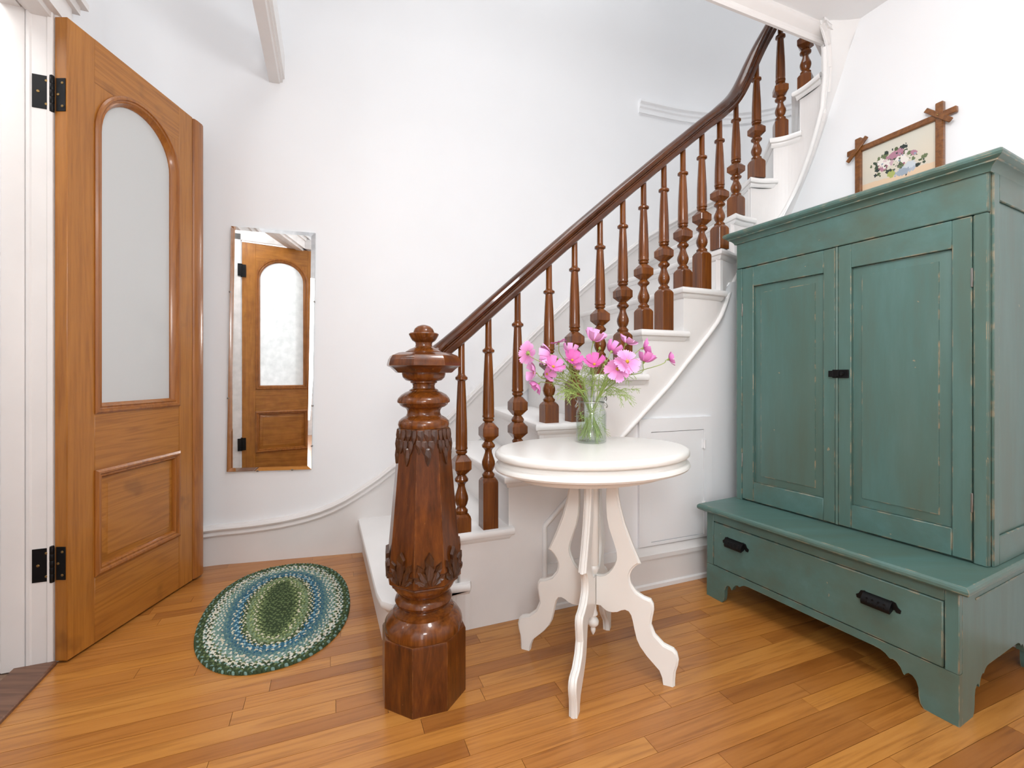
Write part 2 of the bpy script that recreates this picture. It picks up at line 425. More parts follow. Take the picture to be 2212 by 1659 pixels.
def bm_tube(bm, pts, rad, seg=6, cap=True):
    """round tube through 3D points; rad is a number or a list"""
    pts = [Vector(p) for p in pts]; n = len(pts)
    prev = None; rings = []
    for i, p in enumerate(pts):
        t = (pts[min(i + 1, n - 1)] - pts[max(i - 1, 0)])
        t = t.normalized() if t.length > 1e-9 else Vector((0, 0, 1))
        if prev is None:
            a = t.orthogonal().normalized()
        else:
            a = (prev - t * prev.dot(t)).normalized()
        prev = a; b = t.cross(a)
        r = rad[i] if isinstance(rad, (list, tuple)) else rad
        rings.append([bm.verts.new(p + a * (r * math.cos(2 * PI * k / seg)) + b * (r * math.sin(2 * PI * k / seg))) for k in range(seg)])
    for A, B in zip(rings, rings[1:]):
        for k in range(seg):
            q = (k + 1) % seg
            bm.faces.new((A[k], A[q], B[q], B[k]))
    if cap:
        bm.faces.new(rings[0][::-1]); bm.faces.new(rings[-1])

def tube(name, pts, rad, mat, parent=None, seg=6, loc=None):
    bm = bmesh.new(); bm_tube(bm, pts, rad, seg)
    return finish(name, bm, mat, parent, 60, loc)

def thing(name, label=None, cat=None, loc=(0, 0, 0), rotz=0.0, group=None, kind=None):
    o = bpy.data.objects.new(name, None); COL.objects.link(o)
    o.location = loc; o.rotation_euler = (0, 0, rotz); o.empty_display_size = 0.05
    return tag(o, label, cat, group, kind)

def tag(o, label=None, cat=None, group=None, kind=None):
    if label: o['label'] = label
    if cat: o['category'] = cat
    if group: o['group'] = group
    if kind: o['kind'] = kind
    return o

def struct(o): o['kind'] = 'structure'; return o

# house axes: U runs along the stair wall, N points from that wall away from the camera
A0 = R(21.8); U = Vector((math.cos(A0), math.sin(A0))); N = Vector((-math.sin(A0), math.cos(A0)))

# ------------------------------------------------------------ room shell
WALL_PTS = [(-1.95, 2.299), (-1.613, 2.380), (-1.25, 2.467), (-0.862, 2.560), (-0.62, 2.655), (-0.40, 2.755), (-0.145, 2.862), (0.08, 2.955), (0.27, 3.031),
            (0.46, 3.107), (0.667, 3.190), (0.98, 3.308), (1.35, 3.42), (1.72, 3.44), (2.03, 3.32), (2.30, 3.06), (2.42, 2.75), (2.46, 2.3), (2.5, 1.6)]
_j = Vector((-1.586, 1.570))
_c = [_j + N * .42, _j + N * .56]
WALL = [(p.x, p.y) for p in catmull([(*(_j + N * .36), 0), (*(_j + N * .46), 0), (-1.768, 2.13, 0), (-1.745, 2.25, 0), (-1.672, 2.335, 0), (-1.56, 2.3925, 0), (-1.44, 2.4215, 0)], 4)] + [WALL_PTS[2]] + [(v.x, v.y) for v in [Vector(q) for q in [(p.x, p.y) for p in catmull([(*p, 0) for p in WALL_PTS[3:]], 5)]]]

def wall_strip(name, path, z0, z1, t, mat):
    """thick wall whose visible face follows path; thickness goes to the left of travel"""
    return sweep2(name, path, [(0, z0), (t, z0), (t, z1), (0, z1)], False, lambda x, y, v: (x, y, v), mat, auto=30)
struct(wall_strip('wall_back', WALL, 0, 5.0, 0.12, 'wall'))

JAMB = Vector((-1.586, 1.570))                      # hinge jamb of the doorway, on the room face of the left wall
def LW(t, off=0.0):                                 # a point of the left wall: t metres from the jamb towards the back, off outwards
    p = JAMB + N * t - U * off
    return (p.x, p.y)
lw = bmesh.new()
def wall_quad(bm, a, b, z0, z1, t):
    """straight wall from a to b, thickness t to the left of travel"""
    a, b = Vector(a), Vector(b); d = (b - a).normalized(); nrm = Vector((-d.y, d.x)) * t
    A, B, C_, D = a, b, b + nrm, a + nrm
    vs = [bm.verts.new((p.x, p.y, z)) for z in (z0, z1) for p in (A, B, C_, D)]
    for f in ((0, 3, 2, 1), (4, 5, 6, 7), (0, 1, 5, 4), (1, 2, 6, 5), (2, 3, 7, 6), (3, 0, 4, 7)):
        bm.faces.new([vs[i] for i in f])
HEAD = 2.245
wall_quad(lw, LW(0.0), LW(0.37), 0, 5.0, 0.13)                      # behind the open door
wall_quad(lw, LW(-1.62), LW(0.0), HEAD, 5.0, 0.13)                  # over the opening
wall_quad(lw, LW(-4.6), LW(-1.62), 0, 5.0, 0.13)                    # near the camera
struct(finish('wall_left', lw, 'wall', None, 30))

# right wall: follows the slope of the stair soffit on its far side
RW0 = Vector((1.638, 2.17))
CEIL = 2.68
def RWp(t, off=0.0):                                # t metres from the ceiling corner towards the camera
    p = RW0 - N * t + U * off
    return (p.x, p.y)
rw_poly = [(-0.40, 0), (4.6, 0), (4.6, CEIL), (0.02, CEIL), (-0.115, 2.362), (-0.205, 2.13), (-0.345, 1.855), (-0.40, 1.74)]
bm = bmesh.new()
A_ = [bm.verts.new((*RWp(t), z)) for t, z in rw_poly]; B_ = [bm.verts.new((*RWp(t, 0.05), z)) for t, z in rw_poly]
bm.faces.new(A_); bm.faces.new(B_[::-1])
for i in range(len(rw_poly)):
    j = (i + 1) % len(rw_poly); bm.faces.new((A_[i], B_[i], B_[j], A_[j]))
bmesh.ops.triangulate(bm, faces=[f for f in bm.faces if len(f.verts) > 4])
struct(finish('wall_right', bm, 'wall', None, 30))

# wall behind the camera
fw = bmesh.new()
f0, f1 = Vector(LW(-4.55)), Vector(RWp(4.55))
fd = (f1 - f0)
def FW(s): p = f0 + fd * s; return (p.x, p.y)
wall_quad(fw, FW(1), FW(0), 0, 5, 0.12)
struct(finish('wall_front', fw, 'wall', None, 30))

# ceiling of the hall with the stairwell left open, its edge moulding, and the high ceiling over the stairwell
CE = Vector((1.455, 2.165))
corner = Vector((-0.82, 1.255))
cpoly = [tuple(corner), tuple(CE), RWp(0.0), RWp(4.6), LW(-4.6), LW(-1.2), ]
bm = bmesh.new()
cp = [tuple(CE), RWp(-0.02), RWp(4.6), tuple(corner - N * 3.6), tuple(corner)]
bm_prism(bm, cp, CEIL, CEIL + 0.2)
struct(finish('ceiling', bm, 'ceiling', None, 30))
bm = bmesh.new(); bm_box(bm, -3.5, 3.2, -3.0, 4.2, 5.0, 5.1)
struct(finish('ceiling_stairwell', bm, 'ceiling', None, 30))
bm = bmesh.new(); bm_box(bm, 3.1, 3.2, -3.0, 4.2, 0, 5.0); bm_box(bm, -2.4, 3.1, 4.1, 4.2, 0, 5.0); bm_box(bm, 1.2, 3.1, -3.0, -2.9, 0, 5.0)
struct(finish('wall_upstairs', bm, 'wall', None, 30))
edge_prof = [(0, -0.055), (0.012, -0.055), (0.018, -0.045), (0.018, -0.03), (0.04, -0.015), (0.05, 0.0), (0.05, 0.012), (0.0, 0.012)]
e0 = CE + U * 0.17; e1 = corner
struct(sweep2('trim_stairwell_edge', [tuple(e0 + N * 0.03), tuple(e1 + N * 0.03)], [(u - 0.015, v) for u, v in edge_prof], False, lambda x, y, v: (x, y, CEIL - 0.012 + v), 'trim', auto=30))
# moulded beam that runs from the back wall towards the camera
bx = Vector((-1.272, 2.462))
beam_prof = [(0.037, 0.0), (-0.012, 0.0), (-0.018, 0.008), (-0.028, 0.010), (-0.028, 0.026), (-0.038, 0.03), (-0.038, 0.16), (0.037, 0.16)]
struct(sweep2('trim_beam', [tuple(bx + N * 0.0), tuple(bx - N * 2.2)], [(-u, v) for u, v in beam_prof], False, lambda x, y, v: (x, y, 2.572 + v), 'trim', auto=30))

# skirt board of the back wall: flat base, sweeps up and then rakes with the stair
SK = [(-1.95, .203), (-1.613, .207), (-1.40, .214), (-1.266, .225), (-1.14, .245), (-1.03, .274), (-.94, .313), (-.862, .362), (-.77, .422), (-.68, .492), (-.54, .605), (-.396, .742),
      (0, 1.147), (.352, 1.492), (.62, 1.735), (.908, 1.965), (1.15, 2.12), (1.376, 2.25), (1.6, 2.36), (1.8, 2.47), (2.03, 2.62), (2.30, 2.9), (2.42, 3.2)]
def skirt_h(x):
    if x < -1.613: return .207
    for (x0, h0), (x1, h1) in zip(SK, SK[1:]):
        if x0 <= x <= x1: return h0 + (h1 - h0) * (x - x0) / (x1 - x0)
    return SK[-1][1]
wp = [p for p in WALL if p[0] <= 2.31]
dense = []
for (xa, ya), (xb, yb) in zip(wp, wp[1:]):
    k = max(1, int((Vector((xb, yb)) - Vector((xa, ya))).length / 0.06))
    for i in range(k): dense.append((xa + (xb - xa) * i / k, ya + (yb - ya) * i / k))
dense = [p for p in dense if p[0] < 2.25]
fr = frames_planar(dense, False)
prof = [(0.0, None), (-0.016, None), (-0.016, -0.056), (-0.026, -0.056), (-0.029, -0.049), (-0.023, -0.040), (-0.022, -0.030), (-0.033, -0.027), (-0.037, -0.018), (-0.031, -0.009), (-0.018, -0.006), (-0.014, 0.0), (0.0, 0.0)]
bm = bmesh.new(); rings = []
for p, m in zip(dense, fr):
    h = skirt_h(p[0])
    base = 0.0 if p[0] < -0.8 else max(0.0, h - 0.34)
    rings.append([bm.verts.new((p[0] + m.x * u, p[1] + m.y * u, base if v is None else h + v)) for u, v in prof])
for a, b in zip(rings, rings[1:]):
    for j in range(len(prof)):
        q = (j + 1) % len(prof); bm.faces.new((a[j], b[j], b[q], a[q]))
bm.faces.new(rings[0]); bm.faces.new(rings[-1][::-1])
struct(finish('baseboard_back', bm, 'trim', None, 35))

# short moulding high on the curved wall
tp = [p for p in WALL if 0.87 <= p[0] <= 2.32 and p[1] > 3.0]
struct(sweep2('trim_curved_wall', tp, [(0, 2.885), (-0.012, 2.885), (-0.014, 2.915), (-0.022, 2.925), (-0.022, 2.945), (-0.034, 2.955), (-0.034, 2.972), (0, 2.976)], False, lambda x, y, v: (x, y, v), 'wall', auto=30))

# ------------------------------------------------------------ floor: one object per plank where the photograph shows them
floor = struct(box('floor', -4.2, 4.2, -3.6, 4.3, -0.08, -0.012, 'oak_gap', None, 0))
def to_pq(x, y): return (x * U.x + y * U.y, x * N.x + y * N.y)
def from_pq(p, q): return (U.x * p + N.x * q, U.y * p + N.y * q)
def seen(x, y):
    if y < 0.9: return False
    px = 1106 + 983 * x / y; py = 808 + 983 / y
    return -40 < px < 2260 and 1180 < py < 1720
PW = 0.0585
planks_loose = bmesh.new(); n_pl = 0
q = -4.0; row = 0
jamb_p = to_pq(*JAMB)[0]
rw_p = to_pq(*RW0)[0]
while q < 3.3:
    p = jamb_p + 0.012 + 0.0
    rnd = random.Random(row * 13 + 5)
    first = rnd.uniform(0.15, 0.9)
    while p < rw_p:
        Lp = first if p < jamb_p + 0.02 else rnd.choice([0.32, 0.45, 0.6, 0.75, 0.9, 1.1]) * rnd.uniform(0.9, 1.1)
        p1 = min(p + Lp, rw_p)
        vis = any(seen(*from_pq(p + (p1 - p) * i / 6, q + PW * j)) for i in range(7) for j in (0.1, 0.9))
        mid = from_pq((p + p1) / 2, q + PW / 2)
        dz = rnd.uniform(-0.0004, 0.0)
        if vis and n_pl < 300:
            bm = bmesh.new(); hl = (p1 - p) / 2
            bm_box(bm, -hl + .0006, hl - .0006, -PW / 2 + .0006, PW / 2 - .0006, -0.012, dz, 0)
            o = finish('plank', bm, 'oak', floor, 0, (mid[0], mid[1], 0)); o.rotation_euler = (0, 0, A0); n_pl += 1
        elif p1 - p > 0.02 and mid[1] < 2.6:
            hl = (p1 - p) / 2 - .0005
            vs = [planks_loose.verts.new(((p + p1) / 2 + sx * hl, q + PW / 2 + sy * (PW / 2 - .0005), dz)) for sx, sy in ((-1, -1), (1, -1), (1, 1), (-1, 1))]
            planks_loose.faces.new(vs)
        p = p1
    q += PW; row += 1
o = finish('plank_field', planks_loose, 'oak', floor, 0); o['kind'] = 'stuff'; o.rotation_euler = (0, 0, A0)

# doorway: threshold board, vestibule boards, jamb, stop, casing
def slab(name, pts, z0, z1, mat, parent=None, bev=0.0):
    return prism(name, pts, z0, z1, 'Z', mat, parent, bev=bev)
def LB(t, off): return LW(t, off)
o = slab('threshold', [LB(-0.003, -0.016), LB(-0.003, 0.10), LB(-1.62, 0.10), LB(-1.62, -0.016)], -0.012, 0.012, 'threshold', None, 0.004)
o.name = 'trim_threshold'; struct(o)
vf = struct(box('floor_vestibule', -3.6, -0.8, -0.6, 2.0, -0.10, -0.03, 'oak_gap', None, 0))
for k in range(12):
    a = 0.102 + k * 0.085
    slab('plank', [LB(0.0, a), LB(0.0, a + 0.083), LB(-1.5, a + 0.083), LB(-1.5, a)], -0.03, -0.004, 'vestibule_board', vf)
vw = bmesh.new()
wall_quad(vw, LW(0.0, 0.125), LW(0.0, 1.4), 0, 3.0, -0.1)             # hinge-side wall of the vestibule
e_ = Vector((-3.27, .464)); wall_quad(vw, LW(0.0, 1.38), tuple(e_), 0, 3.0, 0.1)
struct(finish('wall_vestibule', vw, 'wall', None, 30))
fr_ = thing('trim_doorway', kind='structure')
def jprism(name, poly, z0, z1, bev=0.0015):
    return prism(name, [LB(t, off) for t, off in poly], z0, z1, 'Z', 'trim', fr_, bev=bev)
jprism('jamb', [(0.004, -0.004), (-0.006, -0.004), (-0.008, 0.002), (-0.008, 0.010), (-0.004, 0.013), (-0.004, 0.052), (-0.008, 0.056), (-0.008, 0.066), (0.004, 0.07)], 0, HEAD)
jprism('jamb_stop', [(0.0, 0.07), (-0.004, 0.07), (-0.007, 0.078), (-0.007, 0.13), (0.0, 0.132)], 0, HEAD)
jprism('casing', [(0.006, 0.0), (0.006, -0.012), (0.012, -0.016), (0.07, -0.016), (0.078, -0.022), (0.098, -0.022), (0.102, 0.0)], 0, HEAD + 0.03)
hb = bmesh.new()
def hbar(t0, t1, o0, o1, z0, z1):
    vs = [hb.verts.new((*LB(t, of), z)) for z in (z0, z1) for t, of in ((t0, o0), (t1, o0), (t1, o1), (t0, o1))]
    for f in ((0, 3, 2, 1), (4, 5, 6, 7), (0, 1, 5, 4), (1, 2, 6, 5), (2, 3, 7, 6), (3, 0, 4, 7)): hb.faces.new([vs[i] for i in f])
hbar(0.0, -1.62, 0.0, 0.055, HEAD - 0.02, HEAD); hbar(0, -1.62, 0.055, 0.068, HEAD - 0.012, HEAD); hbar(0, -1.62, 0.078, 0.13, HEAD - 0.008, HEAD)
hbar(0.075, -1.7, 0.0, -0.022, HEAD, HEAD + 0.075); hbar(0.1, -1.7, 0.0, -0.036, HEAD + 0.075, HEAD + 0.105); hbar(0.115, -1.7, 0.0, -0.055, HEAD + 0.105, HEAD + 0.13)
finish('head_casing', hb, 'trim', fr_, 0)
bm = bmesh.new()
bm_prism(bm, [LB(0.0, 0.13), LB(0.0, 1.5), LB(-1.62, 1.5), LB(-1.62, 0.13)], 2.95, 3.05)
struct(finish('ceiling_vestibule', bm, 'ceiling', None, 30))

# ------------------------------------------------------------ panelled doors with arched glass
DW, DT, DH = 0.697, 0.043, 2.235
def screw_mesh():
    bm = bmesh.new(); bm_lathe(bm, [(0.0045, 0), (0.0045, 0.0012), (0.003, 0.002)], 10)
    me = bpy.data.meshes.new('screw'); bmesh.ops.recalc_face_normals(bm, faces=bm.faces[:]); bm.to_mesh(me); bm.free(); me.materials.append(M['brass_dull']); return me
SCREW = screw_mesh()

def make_door(num, loc, rotz, hinge_x, knob):
    root = thing('door_%d' % num, kind='structure', loc=loc, rotz=rotz)
    y0, y1 = 0.0, DT
    xa, xb, xc = 0.105, 0.53, 0.617
    cxm, rad, spring = (xa + xb) / 2, (xb - xa) / 2, 1.905
    if hinge_x > 0:                                  # mirrored leaf
        fx = lambda x: DW - x
    else:
        fx = lambda x: x
    def X(a, b): return (min(fx(a), fx(b)), max(fx(a), fx(b)))
    def bar(name, a, b, z0, z1, mat, ya=y0, yb=y1, bev=0.0015):
        u, v = X(a, b); return box(name, u, v, ya, yb, z0, z1, mat, root, bev)
    bar('stile', 0, xa, 0.008, DH, 'pine_v'); bar('stile', xb, xc, 0.008, DH, 'pine_v')
    bar('bottom_rail', xa, xb, 0.008, 0.255, 'pine_h', y0 + .0008, y1 - .0008); bar('lock_rail', xa, xb, 0.642, 0.855, 'pine_h', y0 + .0008, y1 - .0008)
    arc = [(fx(cxm + rad * math.cos(PI * i / 24)), spring + rad * math.sin(PI * i / 24)) for i in range(25)]
    # head rail over the arch and the two shaped spandrels beside it
    cut = 2.075
    thc = math.asin((cut - spring) / rad)
    top_arc = [(fx(cxm + rad * math.cos(thc + (PI - 2 * thc) * i / 14)), spring + rad * math.sin(thc + (PI - 2 * thc) * i / 14)) for i in range(15)]
    prism('top_rail', [(fx(xb), DH), (fx(xb), cut)] + top_arc + [(fx(xa), cut), (fx(xa), DH)], y0 + .0008, y1 - .0008, 'Y', 'pine_h', root)
    for side in (1, -1):
        pts = [(fx(cxm + side * rad * math.cos(thc * i / 9)), spring + rad * math.sin(thc * i / 9)) for i in range(10)]
        xs = fx(xb) if side > 0 else fx(xa)
        prism('spandrel', [(p[0], min(p[1], cut - .0006)) for p in pts] + [(xs, cut - .0006)], y0 + .0012, y1 - .0012, 'Y', 'pine_v', root)
    # raised and rounded meeting edge
    u, v = X(xc + .001, DW)
    sgn = 1 if hinge_x <= 0 else -1
    prism('astragal', [(fx(xc + .001), 0.0), (fx(xc + .006), -0.006), (fx(xc + .02), -0.009), (fx(DW - .025), -0.009), (fx(DW - .008), -0.003), (fx(DW), 0.008), (fx(DW), DT), (fx(xc + .001), DT)], 0.012, DH - 0.004, 'Z', 'pine_edge', root)
    # glass with its moulding on both faces
    prof = [(-0.002, 0.004), (-0.002, -0.004), (0.004, -0.009), (0.011, -0.009), (0.014, -0.003), (0.019, -0.001), (0.024, -0.004), (0.028, 0.004), (0.036, 0.014), (0.036, 0.02)]
    zb = 0.855
    path = [(fx(xb), zb)] + [(fx(xb), spring)] + arc[1:-1] + [(fx(xa), spring), (fx(xa), zb)]
    if hinge_x > 0: path = path[::-1]
    for nm, pp in (('glass_moulding', path),):
        sweep2(nm, pp, prof, True, lambda x, z, v: (x, v, z), 'pine_edge', root, 35)
        sweep2(nm, pp, [(a, DT - b) for a, b in prof], True, lambda x, z, v: (x, v, z), 'pine_edge', root, 35)
    gp = [(cxm + (rad - .03) * math.cos(PI * i / 24), spring + (rad - .03) * math.sin(PI * i / 24)) for i in range(25)] + [(xa + .03, zb + .03), (xb - .03, zb + .03)]
    prism('glass_pane', [(fx(a), b) for a, b in gp], 0.0195, 0.0235, 'Y', 'pane', root)
    # lower panel: raised field inside a bolection moulding
    z0, z1 = 0.255, 0.642
    for yy, sg in ((0.0, -1), (DT, 1)):
        pr = [(-0.003, 0.004), (-0.003, -0.005), (0.006, -0.011), (0.013, -0.010), (0.017, -0.003), (0.024, -0.004), (0.031, 0.006), (0.031, 0.014)]
        rect = [(xa, z0), (xb, z0), (xb, z1), (xa, z1)]
        rp = [(fx(a), b) for a, b in rect]
        if hinge_x > 0: rp = rp[::-1]
        sweep2('panel_moulding', rp, [(u_, yy - sg * -v_ if sg < 0 else yy - v_) for u_, v_ in pr] if sg > 0 else pr, True, lambda x, z, v: (x, v, z), 'pine_edge', root, 35)
    bm = bmesh.new()
    def ring(d, y): return [(fx(xa + d), y, z0 + d), (fx(xb - d), y, z0 + d), (fx(xb - d), y, z1 - d), (fx(xa + d), y, z1 - d)]
    bm_loft(bm, [ring(0.058, 0.004), ring(0.055, 0.0055), ring(0.03, 0.012), ring(0.02, 0.013), ring(0.02, DT - .013), ring(0.03, DT - .012), ring(0.055, DT - .0055), ring(0.058, DT - .004)])
    finish('panel', bm, 'pine_h', root, 25)
    # butt hinges: leaf on the door edge, barrel, leaf on the jamb
    sg = -1 if hinge_x <= 0 else 1
    hx = 0.0 if hinge_x <= 0 else DW
    for hz in (0.346, 1.965):
        h = thing('hinge'); h.parent = root; h.location = (hx, 0, hz)
        if num == 2:                                   # closed leaf: both plates lie flat, barrel on the face
            box('hinge_leaf', -.030, -.004, -.0125, -.0005, -.057, .057, 'black_iron', h, .0005); box('hinge_leaf', .004, .034, -.0425, -.0305, -.057, .057, 'black_iron', h, .0005)
            bm = bmesh.new(); bm_lathe(bm, [(.004, -.062), (.007, -.06), (.007, .06), (.004, .062)], 12, .003, -.012)
            finish('hinge_barrel', bm, 'black_iron', h, 40)
            continue
        box('hinge_leaf', min(0, sg * .0025), max(0, sg * .0025), 0.004, 0.036, -0.057, 0.057, 'black_iron', h, .0005)
        bm = bmesh.new()
        for k in range(5): bm_lathe(bm, [(0.0062, -0.057 + k * .0228), (0.0068, -0.056 + k * .0228), (0.0068, -0.0355 + k * .0228), (0.0062, -0.0345 + k * .0228)], 12, sg * .007, 0.045)
        bm_lathe(bm, [(0.003, -0.064), (0.0065, -0.062), (0.0065, -0.057)], 12, sg * .007, .045)
        bm_lathe(bm, [(0.0065, 0.057), (0.0065, 0.061), (0.003, 0.064)], 12, sg * .007, .045)
        finish('hinge_barrel', bm, 'black_iron', h, 40)
        # jamb leaf turns away with the wall
        ang = {1: R(200), 2: R(-20)}[num]
        jl = bmesh.new(); bm_box(jl, -.005, 0.052, -0.0013, 0.0013, -0.057, 0.057, .0004)
        for s_ in ((0.014, .04), (.036, .0), (0.014, -.04)):
            pass
        o = finish('hinge_leaf', jl, 'black_iron', h, 40)
        o.location = (sg * .007, .045, 0)
        for s_ in ((0.014, .04), (.036, .0), (0.014, -.04)):
            for flip in ((1,) if num == 1 else (-1,)):
                q_ = link('screw', SCREW, None, o, (s_[0], flip * .0013, s_[1])); q_.rotation_euler = (R(-90) * flip, 0, 0)
        if num == 1:                                   # along -U in world = door frame rotated by -90 deg
            o.rotation_euler = (0, 0, math.atan2(-U.y, -U.x) - rotz)
        else: o.rotation_euler = (0, 0, 0)
        for zz, yy in ((.04, .014), (0, .028), (-.04, .014)):
            s = link('screw', SCREW, None, h, (sg * .0025, yy, zz)); s.rotation_euler = (0, R(90) * sg, 0)
    if knob:
        fxk = fx(0.602)
        bm = bmesh.new(); bm_lathe(bm, [(0.012, 0), (0.012, 0.004), (0.009, 0.006), (0.009, 0.03), (0.022, 0.036), (0.027, 0.047), (0.024, 0.058), (0.012, 0.063)], 20)
        k = finish('door_knob', bm, 'black_iron', root, 40); k.location = (fxk, -0.009, 0.93); k.rotation_euler = (R(90), 0, 0)
        box('knob_plate', fxk - .024, fxk + .024, -0.0125, -0.008, 0.86, 1.0, 'black_iron', root, .002)
    return root
make_door(1, (-1.538, 1.573, 0), R(90), 0, False)
# second leaf of the pair, standing in the vestibule; only the wall mirror shows it
d2 = Vector((-0.9935, 0.1135)); D2H = Vector((-1.566, 0.272))
o2 = D2H - d2 * DW * 1.07
door2 = make_door(2, (o2.x, o2.y, 0.0), math.atan2(d2.y, d2.x), 1, True)
door2.scale = (1.07, 1, 1)                           # this leaf is a little wider
DW2 = DW * 1.07
bm = bmesh.new()
def vwall(s0, s1, z0, z1, t0=0.02, t1=0.09):
    # wall that carries the vestibule door, measured along it from the hinge side outwards
    nn = Vector((0.1135, 0.9935))
    a = D2H + d2 * s0; b = D2H + d2 * s1
    P4 = [a - nn * t0, b - nn * t0, b - nn * t1, a - nn * t1]
    vs = [bm.verts.new((p.x, p.y, z)) for z in (z0, z1) for p in P4]
    for f in ((0, 3, 2, 1), (4, 5, 6, 7), (0, 1, 5, 4), (1, 2, 6, 5), (2, 3, 7, 6), (3, 0, 4, 7)): bm.faces.new([vs[i] for i in f])
vwall(0.01, 1.7, 0, 3.0); vwall(0.0015, 0.03, 0, 2.3, 0.0, 0.09); vwall(-DW2 - .02, 0.01, 2.245, 3.0); vwall(-DW2 - .1, -DW2 - .02, 0, 3.0)
struct(finish('wall_vestibule_entry', bm, 'wall', None, 30))
bm = bmesh.new()
vwall(0.012, 0.085, 0, 2.30, -0.03, 0.02); vwall(0.07, 0.095, 0, 2.30, -0.045, 0.0); vwall(-DW2 - .01, 0.095, 2.245, 2.34, -0.03, 0.02)
struct(finish('trim_vestibule_entry', bm, 'trim', None, 30))

# ------------------------------------------------------------ staircase
HT = [0, .19, .385, .59, .795, 1.0, 1.205, 1.415, 1.625, 1.835, 2.05, 2.265, 2.48, 2.69, 2.90]
NOSE = {2: (-.235, 1.726), 3: (-.03, 1.808), 4: (.0976, 1.859), 5: (.345, 1.958), 6: (.585, 2.054), 7: (.805, 2.142), 8: (1.035, 2.245), 9: (1.157, 2.345),
        10: (1.265, 2.41), 11: (1.376, 2.43), 12: (1.465, 2.385), 13: (1.4985, 2.27), 14: (1.478, 2.18)}
WEND = {2: (-.62, 2.645), 3: (-.40, 2.745), 4: (-.145, 2.852), 5: (.08, 2.945), 6: (.27, 3.021), 7: (.46, 3.097), 8: (.667, 3.18), 9: (.98, 3.298), 10: (1.35, 3.41),
        11: (1.72, 3.43), 12: (2.03, 3.31), 13: (2.29, 3.05), 14: (2.41, 2.75)}
ncurve = [(p.x, p.y) for p in catmull([(*NOSE[i], 0) for i in range(2, 15)], 8)]       # nosing line in plan, 8 steps per tread
def ncut(i0, i1): return ncurve[(i0 - 2) * 8:(i1 - 2) * 8 + 1]
def noff(path, d):
    return [(p[0] + m.x * d, p[1] + m.y * d) for p, m in zip(path, frames_planar(path, False))]
stair = thing('staircase', 'white painted winding staircase with moulded treads rising along the white wall', 'staircase', (0, 0, 0))

def tread_outline(i, out, lap):
    """plan of tread i; out = how far inside the nosing line the edge lies"""
    path = ncut(i, i + 1)
    last = Vector(path[-1]); dirn = (Vector(path[-1]) - Vector(path[-2])).normalized()
    path = [*path, tuple(last + dirn * lap)]
    P = noff(path, out)
    a = Vector(P[0]); wa = Vector(WEND[i]); wb = Vector(WEND[i + 1])
    fwd = (Vector(path[1]) - Vector(path[0])).normalized()
    sh = fwd * out
    return [tuple(Vector(p) + (sh if k == 0 else Vector((0, 0)))) for k, p in enumerate(P)] + [tuple(wb + fwd * lap), tuple(wa + fwd * out)]

def tread_mesh(i):
    bm = bmesh.new()
    H = HT[i]
    levels = [(0.010, H), (0.003, H - .004), (0.0, H - .011), (0.0, H - .020), (0.003, H - .027), (0.010, H - .030)]
    lap = 0.045
    rings = [[(x, y, z) for x, y in tread_outline(i, o, lap)] for o, z in levels]
    bm_loft(bm, rings)
    # cove under the nosing
    lv = [(0.013, H - .030), (0.014, H - .036), (0.020, H - .045), (0.024, H - .050)]
    bm_loft(bm, [[(x, y, z) for x, y in tread_outline(i, o, lap - o * .6)] for o, z in lv])
    bmesh.ops.triangulate(bm, faces=[f for f in bm.faces if len(f.verts) > 4])
    return finish('tread', bm, 'stair_white', stair, 32)
for i in range(2, 14): tread_mesh(i)
# risers
for i in range(2, 14):
    a = Vector(NOSE[i]); w = Vector(WEND[i])
    fwd = (Vector(ncut(i, i + 1)[1]) - a).normalized()
    left = Vector((-fwd.y, fwd.x))
    a2 = a + fwd * .028 + left * .026; w2 = w + fwd * .028
    slab('riser', [tuple(a2), tuple(w2), tuple(w2 + fwd * .02), tuple(a2 + fwd * .02)], HT[i - 1] - .002, HT[i] - .03, 'stair_white', stair)
# first step with its rounded end beside the newel
t1 = [(-.866, 2.552), (-.66, 2.06), (-.505, 1.69), (-.468, 1.625), (-.42, 1.60), (-.375, 1.615), (-.33, 1.68), (-.27, 1.722), (-.16, 1.757), (-.16, 1.80), (-.585, 2.66)]
def t1o(d):
    fr2 = frames_planar(t1[:9], False)
    return [(p[0] + m.x * d, p[1] + m.y * d) for p, m in zip(t1[:9], fr2)] + t1[9:]
bm = bmesh.new()
bm_loft(bm, [[(x, y, z) for x, y in t1o(o)] for o, z in ((.012, .19), (.004, .187), (0, .18), (0, .168), (.004, .161), (.012, .158))])
bmesh.ops.triangulate(bm, faces=[f for f in bm.faces if len(f.verts) > 4])
finish('tread', bm, 'stair_white', stair, 32)
bm = bmesh.new()
bm_loft(bm, [[(x, y, z) for x, y in t1o(o)] for o, z in ((.012, .158), (.02, .146), (.024, .14), (.024, 0))])
bmesh.ops.triangulate(bm, faces=[f for f in bm.faces if len(f.verts) > 4])
finish('riser', bm, 'stair_white', stair, 32)

# outer string: follows the nosing curve, saw-tooth on top, raking below
SC = noff(ncurve, .026)
